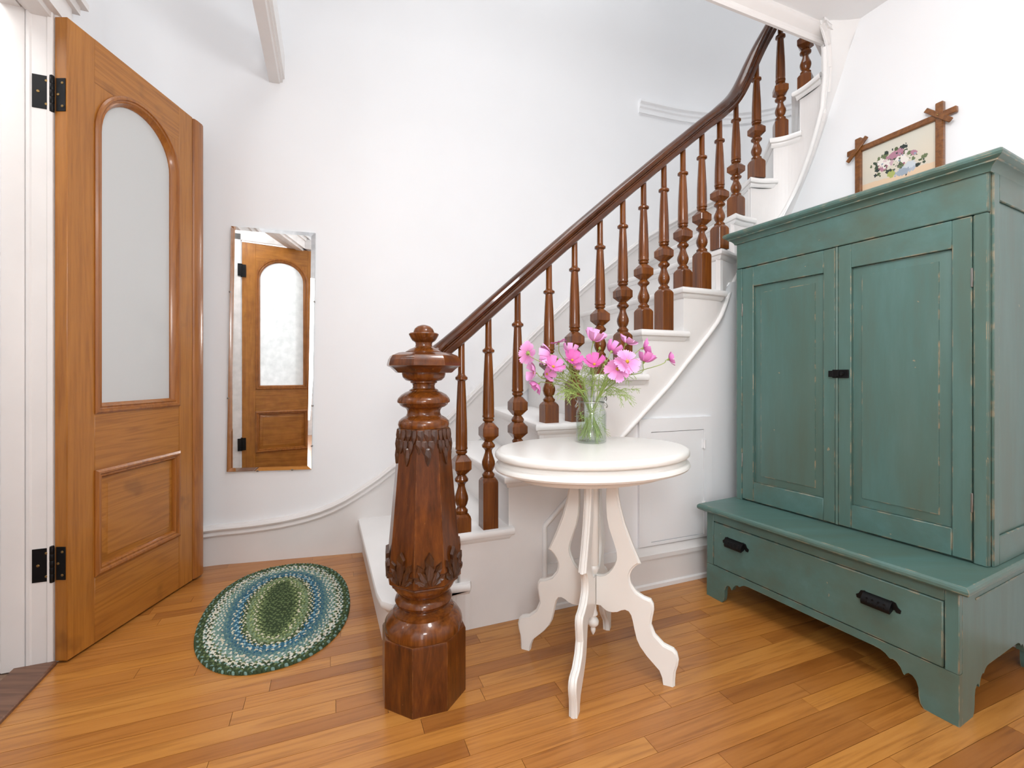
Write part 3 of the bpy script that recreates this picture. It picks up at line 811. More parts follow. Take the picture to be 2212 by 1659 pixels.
# continue the tight curve at the top
SC = SC[:11 * 8 + 3] + [(1.53, 2.24), (1.527, 2.212), (1.505, 2.187), (1.46, 2.168), (1.40, 2.15)]
sl = [0.0]
for a, b in zip(SC, SC[1:]): sl.append(sl[-1] + (Vector(b) - Vector(a)).length)
def at_len(s):
    for k in range(len(SC) - 1):
        if sl[k + 1] >= s:
            t = (s - sl[k]) / max(1e-9, sl[k + 1] - sl[k]); a, b = SC[k], SC[k + 1]
            return (a[0] + (b[0] - a[0]) * t, a[1] + (b[1] - a[1]) * t)
    return SC[-1]
def len_near(x, y):
    return min(range(0, 2001), key=lambda k: (Vector(at_len(sl[-1] * k / 2000)) - Vector((x, y))).length) / 2000 * sl[-1]
BEAD = [((.126, 1.925), .366), ((.487, 2.07), .722), ((.729, 2.165), .948), ((1.02, 2.29), 1.27), ((1.145, 2.37), 1.47), ((1.30, 2.445), 1.67), ((1.44, 2.424), 1.85), ((1.493, 2.377), 1.99),
        ((1.512, 2.318), 2.12), ((1.53, 2.24), 2.30), ((1.527, 2.212), 2.44), ((1.505, 2.187), 2.58), ((1.46, 2.168), 2.69)]
bl = sorted([(len_near(*p), h) for p, h in BEAD])
def bead_h(s):
    if s < bl[0][0]: return 0.0
    for (s0, h0), (s1, h1) in zip(bl, bl[1:]):
        if s0 <= s <= s1: return h0 + (h1 - h0) * (s - s0) / max(1e-9, s1 - s0)
    return bl[-1][1] + (s - bl[-1][0]) * 3
rl = [(len_near(*(Vector(NOSE[i]) + (Vector(ncut(i, i + 1)[1]) - Vector(NOSE[i])).normalized() * .03)) if i < 14 else sl[-1], i) for i in range(2, 15)]
bm = bmesh.new()
BOT = bl[0][0]
for k, (s0, i) in enumerate(rl[:-1]):
    s1 = rl[k + 1][0]; ss = [s0 + (s1 - s0) * j / 8 for j in range(9)]
    if s0 < BOT < s1: ss = sorted(ss + [BOT - 1e-5, BOT + 1e-5])
    for a, b in zip(ss, ss[1:]):
        ha, hb_ = bead_h(a), bead_h(b)
        top = HT[i] - .03
        if min(ha, hb_) > top: continue
        q = []
        for d in (0.0, 0.024):
            pa, pb = at_len(a), at_len(b); dr = (Vector(pb) - Vector(pa)).normalized() if (Vector(pb) - Vector(pa)).length > 1e-7 else U; nn = Vector((-dr.y, dr.x)) * d
            q.append([bm.verts.new((pa[0] + nn.x, pa[1] + nn.y, min(ha, top))), bm.verts.new((pb[0] + nn.x, pb[1] + nn.y, min(hb_, top))), bm.verts.new((pb[0] + nn.x, pb[1] + nn.y, top)), bm.verts.new((pa[0] + nn.x, pa[1] + nn.y, top))])
        A, B = q
        bm.faces.new(A[::-1]); bm.faces.new(B)
        for e in range(4): bm.faces.new((A[e], A[(e + 1) % 4], B[(e + 1) % 4], B[e]))
bmesh.ops.remove_doubles(bm, verts=bm.verts[:], dist=2e-5)
finish('outer_string', bm, 'trim', stair, 25)
# bead along the lower edge of the string, then down its end
pts = []
s = BOT; pts.append((*noff([SC[0], SC[1]], -.004)[0], 0)); pts = []
p0 = Vector(at_len(BOT)); off = Vector((U.y, -U.x)) * .004
pts.append((p0.x + off.x, p0.y + off.y, 0.01)); pts.append((p0.x + off.x, p0.y + off.y, bl[0][1] - .02))
for k in range(0, 61):
    s = BOT + (bl[-1][0] - .05 - BOT) * k / 60; p = at_len(s); p2 = at_len(s + .01); dr = (Vector(p2) - Vector(p)).normalized()
    pts.append((p[0] + dr.y * .004, p[1] - dr.x * .004, bead_h(s)))
bm = bmesh.new(); bm_tube(bm, pts, 0.011, 8); finish('string_bead', bm, 'stair_white', stair, 50)
# curved soffit between the string and the right wall
sof_a = [((1.36, 2.46), 1.70), ((1.44, 2.424), 1.85), ((1.493, 2.377), 1.99), ((1.512, 2.318), 2.12), ((1.53, 2.24), 2.30), ((1.527, 2.212), 2.44), ((1.505, 2.187), 2.58), ((1.455, 2.168), 2.69)]
sof_b = [(RWp(-.40), 1.72), (RWp(-.345), 1.855), (RWp(-.27), 2.0), (RWp(-.205), 2.13), (RWp(-.115), 2.362), (RWp(-.065), 2.49), (RWp(-.03), 2.60), (RWp(0.015), 2.69)]
bm = bmesh.new(); ra = []
for (pa, ha), (pb, hb_) in zip(sof_a, sof_b):
    ra.append([bm.verts.new((pa[0] + (pb[0] - pa[0]) * t, pa[1] + (pb[1] - pa[1]) * t, ha + (hb_ - ha) * t + .02 * math.sin(PI * min(1, t)))) for t in (0, .25, .5, .75, 1, 1.15)])
for a, b in zip(ra, ra[1:]):
    for j in range(5): bm.faces.new((a[j], a[j + 1], b[j + 1], b[j]))
o = finish('soffit', bm, 'stair_white', stair, 60)
m_ = o.modifiers.new('thickness', 'SOLIDIFY'); m_.thickness = 0.01

# ------------------------------------------------------------ wall under the stair, its base and the little access door
def UW(x, off=0.0):      # under-stair wall: x in the room, off towards the room
    y = 1.893 + .402 * (x - .1089)
    p = Vector((x, y)) + N * (.03 - off)
    return (p.x, p.y)
uw_poly = [(.10, 0), (1.50, 0), (1.50, 1.55), (1.13, 1.47), (1.02, 1.31), (.729, .985), (.487, .76), (.10, .38)]
bm = bmesh.new()
A_ = [bm.verts.new((*UW(x), z)) for x, z in uw_poly]; B_ = [bm.verts.new((*UW(x, -.03), z)) for x, z in uw_poly]
bm.faces.new(A_); bm.faces.new(B_[::-1])
for i in range(len(uw_poly)):
    j = (i + 1) % len(uw_poly); bm.faces.new((A_[i], B_[i], B_[j], A_[j]))
bmesh.ops.triangulate(bm, faces=[f for f in bm.faces if len(f.verts) > 4])
struct(finish('wall_stair', bm, 'wall', None, 30))
def uw_base(name, prof, x0, x1, mat):
    return sweep2(name, [UW(x0), UW(x1)], [(-a, b) for a, b in prof], False, lambda x, y, v: (x, y, v), mat, auto=35)
struct(uw_base('baseboard_stair', [(0, 0), (.018, 0), (.018, .135), (.026, .138), (.026, .158), (.020, .163), (.014, .178), (.006, .19), (0, .192)], .142, 1.47, 'trim'))
struct(uw_base('trim_base_shoe', [(.018, 0), (.026, 0), (.026, .018), (.021, .024), (.018, .024)], .142, 1.47, 'stair_white'))
def uw_box(bm, x0, x1, z0, z1, t0, t1):
    P4 = [UW(x0, t0), UW(x1, t0), UW(x1, t1), UW(x0, t1)]
    vs = [bm.verts.new((*p, z)) for z in (z0, z1) for p in P4]
    for f in ((0, 3, 2, 1), (4, 5, 6, 7), (0, 1, 5, 4), (1, 2, 6, 5), (2, 3, 7, 6), (3, 0, 4, 7)): bm.faces.new([vs[i] for i in f])
acc = thing('door_3', kind='structure')
def apart(name, args, mat='wall'):
    bm = bmesh.new()
    for a in args: uw_box(bm, *a)
    return finish(name, bm, mat, acc, 0)
AX0, AX1, AZ0, AZ1 = .595, 1.003, .196, .79
apart('door_frame', [(AX0, AX1, AZ1 - .062, AZ1, 0, .014)]); apart('door_frame', [(AX0, AX0 + .062, AZ0, AZ1 - .062, 0, .014)]); apart('door_frame', [(AX1 - .048, AX1, AZ0, AZ1 - .062, 0, .014)])
apart('door_frame', [(AX0 + .062, AX1 - .048, AZ0, AZ0 + .014, 0, .014)])
apart('door_panel', [(AX0 + .064, AX1 - .050, AZ0 + .017, AZ1 - .065, 0, .0115)])
for hz in (.655, .352):
    h = apart('hinge', [(AX1 - .058, AX1 - .036, hz - .02, hz + .02, .011, .016)], 'white_plastic')
    bm = bmesh.new(); p = UW(AX1 - .049, .019); bm_lathe(bm, [(.0045, hz - .022), (.0045, hz + .022)], 10, p[0], p[1])
    finish('hinge_pin', bm, 'white_plastic', h, 40)

# ------------------------------------------------------------ stair railing: hand rail and turned balusters
rail = thing('stair_railing', 'dark mahogany handrail on turned balusters climbing the white staircase', 'railing', (0, 0, 0))
BAL = [  # x, y, tread, height of the square base block, underside of rail
    (-.199, 1.791, 2, .062, 1.129), (-.095, 1.832, 2, .195, 1.231), (.023, 1.879, 3, .085, 1.345), (.157, 1.933, 4, .082, 1.474), (.272, 1.979, 4, .175, 1.583),
    (.392, 2.027, 5, .072, 1.695), (.504, 2.071, 5, .185, 1.800), (.611, 2.114, 6, .095, 1.898), (.720, 2.158, 6, .19, 1.998), (.826, 2.200, 7, .085, 2.093),
    (.936, 2.244, 7, .18, 2.192), (1.045, 2.292, 8, .115, 2.289), (1.185, 2.408, 9, .10, 2.45), (1.3186, 2.455, 10, .10, 2.705), (1.451, 2.46, 11, .10, 2.945), (1.5545, 2.41, 12, .10, 3.18)]
def baluster(x, y, base, hb_, top, rot, twin):
    bm = bmesh.new(); a = .0315
    z = base
    bm_loft(bm, [octo(a, .0015, z, rot), octo(a, .0015, z + hb_ - .012, rot), octo(a * .97, .008, z + hb_ - .004, rot), octo(a * .78, .014, z + hb_ + .006, rot)], crisp=True)
    z += hb_
    L = min(.545, (top - z) * .80) / .545                      # the turned length shrinks a little on the short ones
    def zz(h): return z + h * L
    bm_lathe(bm, [(.022, zz(.004)), (.0255, zz(.012)), (.0255, zz(.019)), (.019, zz(.026)), (.016, zz(.033))], 20)
    if twin:
        bm_lathe(bm, [(.016, zz(.03)), (.022, zz(.045)), (.0235, zz(.052)), (.017, zz(.06)), (.016, zz(.066))], 20)
        bm_loft(bm, [octo(.0185, .0108, zz(.062), rot), octo(.0325, .0025, zz(.084), rot), octo(.0325, .0025, zz(.112), rot), octo(.0185, .0108, zz(.134), rot)], crisp=True)
    else:
        bm_lathe(bm, [(.016, zz(.03)), (.0230, zz(.043)), (.0270, zz(.060)), (.0262, zz(.073)), (.0200, zz(.092)), (.0145, zz(.110)), (.014, zz(.118)), (.018, zz(.126))], 20)
    bm_lathe(bm, [(.017, zz(.124)), (.0262, zz(.133)), (.0272, zz(.141)), (.021, zz(.150)), (.0165, zz(.156)), (.0165, zz(.166))], 20)
    bm_loft(bm, [octo(.0185, .0108, zz(.158), rot), octo(.0325, .0025, zz(.181), rot), octo(.0325, .0025, zz(.213), rot), octo(.0185, .0108, zz(.236), rot)], crisp=True)
    bm_lathe(bm, [(.0165, zz(.228)), (.0165, zz(.238)), (.0225, zz(.243)), (.0235, zz(.250)), (.0205, zz(.254)), (.0245, zz(.258)), (.0245, zz(.264)), (.0232, zz(.268)),
                  (.0236, zz(.278)), (.0225, zz(.36)), (.0192, zz(.45)), (.0162, zz(.512)), (.0155, zz(.522)), (.0158, zz(.526)), (.0245, zz(.532)), (.0245, zz(.541)), (.0152, zz(.549)), (.0135, zz(.556)), (.0125, top + .01)], 20)
    for v in bm.verts: v.co.x += x; v.co.y += y
    return finish('baluster', bm, 'mahogany', rail, 38)
for k, (x, y, tr, hb_, top) in enumerate(BAL):
    rot = A0 if k < 12 else {12: R(28), 13: R(8), 14: R(-18), 15: R(-45)}[k]
    baluster(x, y, HT[tr] + (.0 if k else .0), hb_, top, rot, k == 2)
# hand rail swept over the balusters
RP = [(-.281, 1.50, 1.03), (-.302, 1.60, 1.040), (-.318, 1.69, 1.052), (-.285, 1.755, 1.078)] + [(x, y, h + .026) for x, y, _, _, h in BAL[:12]] + [(1.185, 2.392, 2.476), (1.3186, 2.44, 2.731), (1.451, 2.435, 2.971), (1.54, 2.38, 3.206), (1.58, 2.28, 3.43)]
# even out the straight flight
for k in range(5, 15):
    pass
rpath = catmull(RP, 6)
RPROF = [(-.030, -.026), (-.032, -.012), (-.029, -.006), (-.024, -.003), (-.024, .001), (-.031, .006), (-.0345, .014), (-.032, .023), (-.023, .031), (-.010, .0355), (0, .0365), (.010, .0355), (.023, .031), (.032, .023), (.0345, .014), (.031, .006), (.024, .001), (.024, -.003), (.029, -.006), (.032, -.012), (.030, -.026), (.022, -.030), (-.022, -.030)]
bm = bmesh.new(); rings = []
for i, p in enumerate(rpath):
    t = (rpath[min(i + 1, len(rpath) - 1)] - rpath[max(i - 1, 0)]).normalized()
    side = Vector((t.y, -t.x, 0)).normalized(); up = side.cross(t).normalized()
    if up.z < 0: up = -up
    rings.append([bm.verts.new(p + side * u + up * v) for u, v in RPROF])
kk = len(RPROF)
for a, b in zip(rings, rings[1:]):
    for j in range(kk): bm.faces.new((a[j], b[j], b[(j + 1) % kk], a[(j + 1) % kk]))
bm.faces.new(rings[0]); bm.faces.new(rings[-1][::-1])
finish('handrail', bm, 'mahogany_rail', rail, 30)

# ------------------------------------------------------------ newel post
NX, NY = -.281, 1.45
newel = thing('newel_post', 'massive octagonal dark mahogany newel post with carved leaves at the foot of the staircase', 'newel post', (NX, NY, 0))
NR = R(-3)
def oct_loft(name, rz, mat='mahogany_newel', auto=25, parent=newel):
    bm = bmesh.new(); bm_loft(bm, [ngon(r, z, 8, NR) for r, z in rz]); return finish(name, bm, mat, parent, auto)
def turned(name, prof, mat='mahogany', parent=newel):
    bm = bmesh.new(); bm_lathe(bm, prof, 40); return finish(name, bm, mat, parent, 38)
oct_loft('base_block', [(.134, 0), (.134, .196), (.131, .203), (.118, .206)])
turned('base_turning', [(.122, .204), (.1225, .214), (.120, .228), (.110, .243), (.098, .252), (.095, .255), (.095, .261), (.090, .264), (.078, .268), (.074, .273), (.076, .277), (.0855, .283), (.0895, .292), (.087, .301), (.078, .309), (.072, .312), (.074, .315),
                        (.088, .326), (.096, .338), (.099, .347), (.099, .352)])
oct_loft('shaft_collar', [(.099, .349), (.108, .351), (.110, .356), (.107, .361)])
sh = oct_loft('shaft', [(.112, .360), (.119, .366), (.119, .400), (.117, .42), (.0835, .79), (.082, .832)])
turned('neck_turning', [(.070, .829), (.078, .833), (.0805, .842), (.078, .852), (.070, .860), (.064, .864), (.056, .868), (.052, .876), (.052, .884), (.055, .890), (.059, .894), (.066, .896), (.074, .902), (.077, .908), (.082, .9105), (.083, .916), (.080, .924), (.071, .934), (.058, .942), (.046, .947), (.044, .951), (.036, .955), (.034, .962), (.036, .969), (.042, .973), (.042, .977), (.056, .980), (.066, .990), (.0685, 1.0), (.0685, 1.006)])
oct_loft('cap', [(.088, 1.004), (.092, 1.006), (.098, 1.012), (.110, 1.022), (.1195, 1.026), (.1195, 1.032), (.116, 1.046), (.108, 1.058), (.088, 1.066), (.075, 1.068)], auto=20)
turned('finial', [(.056, 1.066), (.057, 1.071), (.050, 1.075), (.046, 1.078), (.034, 1.083), (.027, 1.087), (.0255, 1.094), (.027, 1.100), (.036, 1.106), (.040, 1.112), (.0455, 1.122), (.047, 1.127), (.044, 1.130), (.033, 1.131), (.032, 1.136), (.029, 1.144), (.020, 1.152), (.008, 1.156), (.001, 1.157)])
# carved leaves: meshes shared between the eight faces
def leaf_mesh(w, h, t, name='carved_leaf'):
    """pointed drop, hanging down from z=0, standing proud along -y"""
    out = [(0, 0), (w * .42, -.02 * h), (w * .5, -h * .28), (w * .42, -h * .55), (w * .20, -h * .85), (0, -h), (-w * .20, -h * .85), (-w * .42, -h * .55), (-w * .5, -h * .28), (-w * .42, -.02 * h)]
    vs = [(x, 0.002, z) for x, z in out] + [(x * .92, -t * .55, z * .97) for x, z in out] + [(0, -t, -h * .1), (0, -t * 1.15, -h * .5), (0, -t * .7, -h * .88)]
    n = len(out); fs = [tuple(range(n))[::-1]]
    for i in range(n): fs.append((i, (i + 1) % n, n + (i + 1) % n, n + i))
    a, b, c = 2 * n, 2 * n + 1, 2 * n + 2
    fs += [(n, n + 1, a), (n + 1, n + 2, b, a), (n + 2, n + 3, b), (n + 3, n + 4, c, b), (n + 4, n + 5, c), (n + 5, n + 6, c), (n + 6, n + 7, b, c), (n + 7, n + 8, b), (n + 8, n + 9, a, b), (n + 9, n, a)]
    me = bpy.data.meshes.new(name); me.from_pydata(vs, [], fs); me.materials.append(M['mahogany_carved'])
    bm = bmesh.new(); bm.from_mesh(me); bmesh.ops.recalc_face_normals(bm, faces=bm.faces[:]); bm.to_mesh(me); bm.free()
    return me
LM = {'a': leaf_mesh(.024, .040, .008), 'b': leaf_mesh(.021, .044, .0075), 'c': leaf_mesh(.022, .056, .008)}
def acanthus():
    bm = bmesh.new()
    lobes = [(0, .030, .100, 0), (-.012, .022, .074, 24), (.012, .022, .074, -24), (-.016, .020, .050, 52), (.016, .020, .050, -52)]
    for cx_, w, h, ang in lobes:
        c, s_ = math.cos(R(ang)), math.sin(R(ang))
        out = [(0, 0), (w * .25, h * .2), (w * .5, h * .5), (w * .38, h * .62), (w * .46, h * .78), (0, h), (-w * .46, h * .78), (-w * .38, h * .62), (-w * .5, h * .5), (-w * .25, h * .2)]
        lift = .007 if ang == 0 else .0055
        def T(x, z, y): return (cx_ * .5 + x * c - z * s_, y, x * s_ + z * c)
        lo = [bm.verts.new(T(x, z, .002)) for x, z in out]; hi = [bm.verts.new(T(x * .9, z * .97, -lift)) for x, z in out]
        n = len(out)
        for i in range(n): bm.faces.new((lo[i], lo[(i + 1) % n], hi[(i + 1) % n], hi[i]))
        dip = bm.verts.new(T(0, h * .62, -lift * .25)); stem_ = bm.verts.new(T(0, h * .2, -lift * 1.1))
        for i in range(n): 
            if i in (0, 9): bm.faces.new((hi[i], hi[(i + 1) % n], stem_))
            else: bm.faces.new((hi[i], hi[(i + 1) % n], dip))
        bm.faces.new((hi[1], dip, stem_)); bm.faces.new((dip, hi[9], stem_))
        bm.faces.new(lo[::-1])
    bmesh.ops.recalc_face_normals(bm, faces=bm.faces[:])
    me = bpy.data.meshes.new('acanthus_leaf'); bm.to_mesh(me); bm.free(); me.materials.append(M['mahogany_carved']); return me
AC = acanthus()
apo = math.cos(PI / 8)
tilt = math.atan2((.117 - .0835) * apo, .37)
for k in range(8):
    ang = NR + PI / 8 + k * PI / 4
    def on_face(me, x, z, nm):
        r = .117 + (.0835 - .117) * (z - .42) / .37 if z > .42 else .119
        d = r * apo
        o = link(nm, me, None, sh, (d * math.cos(ang) - x * math.sin(ang), d * math.sin(ang) + x * math.cos(ang), z))
        o.rotation_euler = (-tilt if z > .42 else 0, 0, ang + PI / 2)
        return o
    for x, z, kind in ((-.021, .829, 'b'), (0, .831, 'a'), (.021, .829, 'b'), (-.0105, .797, 'b'), (.0105, .797, 'b'), (0, .775, 'c'), (-.026, .800, 'b')):
        on_face(LM[kind], x, z, 'carved_leaf')
    on_face(AC, 0, .372, 'acanthus_leaf')

# ------------------------------------------------------------ oval white parlour table
TX, TY, TH = .279, 1.565, .75
table = thing('parlour_table', 'oval white painted parlour table with four scroll-cut legs in front of the stairs', 'table', (TX, TY, 0), A0)
EA, EB = .3457, .268
def oval(a, b, z, n=72): return [(a * math.cos(2 * PI * i / n), b * math.sin(2 * PI * i / n), z) for i in range(n)]
def oval_loft(name, prof, mat='table'):
    bm = bmesh.new(); bm_loft(bm, [oval(EA - d, EB - d, z) for d, z in prof]); return finish(name, bm, mat, table, 30)
oval_loft('tabletop', [(.018, .723), (.005, .725), (.001, .729), (0, .735), (.001, .741), (.005, .746), (.011, .749), (.020, .75)])
oval_loft('apron_moulding', [(.06, .683), (.012, .682), (.003, .686), (-.001, .692), (0, .698), (.004, .704), (.010, .707), (.012, .713), (.018, .719), (.02, .7228), (.06, .7228)])
oval_loft('under_frame', [(.10, .655), (.075, .657), (.07, .684), (.10, .684)])
# legs: flat boards cut to an outline (radius, height), moulded on their outer edges
LEG_OUT = [(.0863, .660), (.0863, .600), (.0937, .556), (.1084, .501), (.1347, .433), (.1600, .376), (.1500, .371), (.1405, .3626), (.130, .348), (.1245, .333), (.125, .318), (.1289, .304), (.1462, .281), (.1691, .269), (.1917, .264),
           (.200, .250), (.201, .232), (.196, .205), (.1927, .183), (.205, .153), (.2322, .128), (.262, .119), (.272, .108), (.2769, .088), (.274, .068), (.268, .048), (.2655, .02), (.2651, 0)]
LEG_IN = [(.2290, 0), (.226, .02), (.2171, .042), (.1773, .080), (.157, .105), (.146, .127), (.139, .155), (.1334, .183), (.128, .202), (.1207, .2128), (.110, .2155), (.0982, .2116), (.085, .203), (.069, .1991), (.0555, .1985), (.0459, .2011), (.036, .208), (.0279, .2141), (.012, .2141),
          (.012, .3151), (.0276, .3151), (.0420, .320), (.0549, .3304), (.0670, .346), (.0759, .364), (.0805, .378), (.0818, .389), (.0795, .408), (.0729, .430), (.0640, .456), (.0549, .482), (.0490, .512), (.0464, .544), (.0455, .58), (.0473, .620), (.047, .660)]
def leg_mesh():
    bm = bmesh.new(); T = .0125
    poly = LEG_OUT + LEG_IN; n = len(poly); no = len(LEG_OUT)
    fr3 = frames_planar(poly, True)
    def lim(v): return v if v.length < 1.1 else v.normalized() * 1.1
    def layer(y, d):
        out = []
        for i, ((r, z), m) in enumerate(zip(poly, fr3)):
            dd = d if i < no else min(d, .002)
            v = lim(m)
            s_ = -1 if SGN else 1
            out.append(bm.verts.new((r + s_ * v.x * dd, y, max(0.0, z + s_ * v.y * dd) if z > .001 else 0.0)))
        return out
    # orientation of the outline
    area2 = sum(poly[i][0] * poly[(i + 1) % n][1] - poly[(i + 1) % n][0] * poly[i][1] for i in range(n))
    SGN = area2 < 0
    # outer edge: flat, step, raised reed in the middle
    prof = [(-T, .0065), (-T + .003, .0045), (-T + .005, .0045), (-T + .0075, 0.0), (0, -.0012), (T - .0075, 0.0), (T - .005, .0045), (T - .003, .0045), (T, .0065)]
    L = [layer(y, d) for y, d in prof]
    for A, B in zip(L, L[1:]):
        for i in range(n): bm.faces.new((A[i], A[(i + 1) % n], B[(i + 1) % n], B[i]))
    for tri in tessellate_polygon([[Vector((r, z, 0)) for r, z in poly]]):
        bm.faces.new([L[0][i] for i in tri]); bm.faces.new([L[-1][i] for i in tri[::-1]])
    bmesh.ops.recalc_face_normals(bm, faces=bm.faces[:]); sharp_edges(bm, 28)
    me = bpy.data.meshes.new('leg'); bm.to_mesh(me); bm.free(); me.materials.append(M['table'])
    for p in me.polygons: p.use_smooth = True
    return me
LEGM = leg_mesh()
for k in range(4):
    o = link('leg', LEGM, None, table); o.rotation_euler = (0, 0, R(-22.9) - A0 + k * PI / 2)
bm = bmesh.new()
bm_lathe(bm, [(.020, .683), (.020, .60), (.0195, .352), (.0175, .346), (.0195, .342), (.021, .338), (.020, .330), (.015, .320), (.0115, .312), (.011, .300), (.0115, .195), (.013, .186), (.016, .180), (.016, .175), (.009, .170), (.009, .166), (.016, .160), (.020, .152), (.0185, .142), (.011, .134), (.007, .131), (.009, .125), (.008, .117), (.003, .107), (.001, .104)], 24)
finish('centre_post', bm, 'table', table, 38)

# ------------------------------------------------------------ jar of cosmos on the table
JX, JY, JZ = .291, 1.672, .7505
jar = thing('glass_jar', 'clear glass canning jar with wire bail, half full of water, on the oval table', 'jar', (JX, JY, JZ))
bm = bmesh.new()
jo = [(.030, 0.0), (.048, .0), (.054, .004), (.0555, .012), (.0555, .105), (.054, .114), (.049, .123), (.0465, .128), (.0465, .133), (.0485, .136), (.0485, .140), (.0465, .143), (.0465, .158), (.0475, .160), (.0475, .166), (.0455, .168)]
ji = [(.0435, .166), (.0435, .128), (.047, .121), (.0515, .112), (.0525, .104), (.0525, .012), (.049, .006), (.0, .006)]
bm_lathe(bm, jo + ji[:-1] + [(.02, .006)], 40)
finish('jar_body', bm, 'jar', jar, 40)
bm = bmesh.new(); bm_lathe(bm, [(.047, .0068), (.0515, .0125), (.0518, .100), (.0518, .1015)], 40); finish('water', bm, 'water', jar, 40)
bm = bmesh.new()
ring_pts = [(.0482 * math.cos(2 * PI * i / 32), .0482 * math.sin(2 * PI * i / 32), .1465) for i in range(33)]
bm_tube(bm, ring_pts, .0016, 6, False)
for sg in (-1, 1):
    lp = [(sg * .049, 0, .146), (sg * .054, .004, .150), (sg * .058, .006, .158), (sg * .0555, .004, .166), (sg * .051, 0, .163), (sg * .050, -.004, .150), (sg * .055, -.006, .140), (sg * .059, -.004, .132), (sg * .056, 0, .127), (sg * .051, .002, .135)]
    bm_tube(bm, catmull(lp, 5), .0018, 6)
finish('wire_bail', bm, 'wire', jar, 60)

def petal_mesh(L, Wd, cup, name='petal'):
    bm = bmesh.new(); nu, nv = 6, 6; g = []
    for i in range(nu + 1):
        u = i / nu; row = []
        wid = Wd * (0.18 + 0.82 * math.sin(min(1, u * 1.15) * PI * .55) ** 1.1)
        for j in range(nv + 1):
            v = j / nv * 2 - 1
            notch = .14 * L * (0.5 + .5 * math.cos(v * 3 * PI)) * (u ** 5)
            x = .004 + L * u * (1 - .10 * v * v * u) - notch * .7
            y = wid * .5 * v
            z = cup * L * u * u + .10 * L * (v * v) * u * (0.6) + .012 * L * math.cos(v * 5 * PI) * u
            row.append(bm.verts.new((x, y, z)))
        g.append(row)
    for i in range(nu):
        for j in range(nv): bm.faces.new((g[i][j], g[i + 1][j], g[i + 1][j + 1], g[i][j + 1]))
    me = bpy.data.meshes.new(name); bm.to_mesh(me); bm.free()
    for p in me.polygons: p.use_smooth = True
    return me
PETALS = {}
for mk in ('petal_light', 'petal_mid', 'petal_deep'):
    for cn, cup in (('flat', .05), ('cup', .55), ('deep', .95)):
        me = petal_mesh(.041, .025 if cn == 'flat' else .028, cup); me.materials.append(M[mk]); PETALS[mk, cn] = me
bm = bmesh.new(); bmesh.ops.create_icosphere(bm, subdivisions=2, radius=.0055)
for v in bm.verts:
    v.co.z *= .75; v.co *= 1 + .12 * noise.noise(v.co * 900)
CEN = bpy.data.meshes.new('flower_centre'); bm.to_mesh(CEN); bm.free(); CEN.materials.append(M['flower_centre'])
bm = bmesh.new(); bm_lathe(bm, [(.0014, -.012), (.003, -.010), (.0055, -.004), (.0065, .001)], 10)
for k in range(8):
    a = k * PI / 4
    vs = [bm.verts.new((math.cos(a) * .005 - math.sin(a) * s_ * .0022, math.sin(a) * .005 + math.cos(a) * s_ * .0022, -.002)) for s_ in (-1, 1)] + [bm.verts.new((math.cos(a) * .014, math.sin(a) * .014, .001))]
    bm.faces.new(vs)
CAL = bpy.data.meshes.new('calyx'); bm.to_mesh(CAL); bm.free(); CAL.materials.append(M['stem'])

FLOWERS = [  # head x, depth, height, facing (azimuth from +x, elevation), size, colour, form, label
    (-.2, -.02, 1.076, (128, 14), 1.06, 'petal_light', 'flat', 'pale pink cosmos facing left at the far left edge of the bouquet'),
    (0, .03, 1.117, (140, 76), .72, 'petal_mid', 'flat', 'pink cosmos seen edge-on, upper left of the bouquet'),
    (0, .02, 1.123, (-60, 62), .95, 'petal_light', 'deep', 'cup-shaped pink cosmos at the very top centre of the bouquet'),
    (0, .03, 1.115, (-30, 55), .92, 'petal_light', 'cup', 'pale pink cosmos at top right, second from the right in height'),
    (0, 0, 1.095, (-12, 12), .80, 'petal_mid', 'cup', 'pink cosmos facing right at the upper right shoulder of the bouquet'),
    (0, -.01, 1.054, (-15, 15), .62, 'petal_mid', 'cup', 'small pink cosmos on the stem that reaches farthest right'),
    (0, -.02, 1.045, (-20, 70), .80, 'petal_mid', 'deep', 'pink cosmos just right of the largest bloom'),
    (0, -.07, 1.044, (-80, 18), 1.14, 'petal_light', 'flat', 'largest pink cosmos, opened flat towards the viewer with yellow centre'),
    (0, -.06, 1.018, (-110, -8), 1.05, 'petal_light', 'cup', 'broad pink cosmos hanging just below the largest bloom'),
    (0, -.07, 1.034, (-95, 48), .90, 'petal_deep', 'cup', 'deep pink cosmos low in the middle, showing a dark throat'),
    (0, .0, 1.083, (40, 40), .78, 'petal_mid', 'deep', 'pink cosmos seen from the side in the middle, above the deep pink ones'),
    (0, -.05, 1.049, (-70, 40), .90, 'petal_deep', 'cup', 'deep pink cosmos left of the middle with cupped petals'),
    (0, .01, 1.077, (60, 68), .74, 'petal_light', 'deep', 'pale pink cosmos with upright petals left of the middle'),
    (0, .02, 1.070, (175, 5), .95, 'petal_light', 'deep', 'pale pink cosmos in profile, upper left beside the turned baluster'),
    (0, .0, 1.045, (160, -30), .82, 'petal_light', 'deep', 'pale pink cosmos nodding below the one in profile at left'),
    (0, -.05, 1.026, (-60, 42), .95, 'petal_mid', 'cup', 'pink cosmos with a green calyx low on the left side'),
    (0, -.02, 1.004, (200, 10), .90, 'petal_light', 'cup', 'pale pink cosmos in the lower left cluster, petals spread left'),
    (0, -.04, 1.000, (-60, 8), .62, 'petal_light', 'deep', 'half-open pale pink cosmos beside the lower left cluster'),
    (0, .0, .962, (190, -42), .80, 'petal_mid', 'cup', 'drooping magenta cosmos, lowest bloom on the left'),
    (0, .02, 1.026, (-60, 20), .60, 'petal_light', 'deep', 'closed pale pink cosmos bud between the cupped blooms'),
]
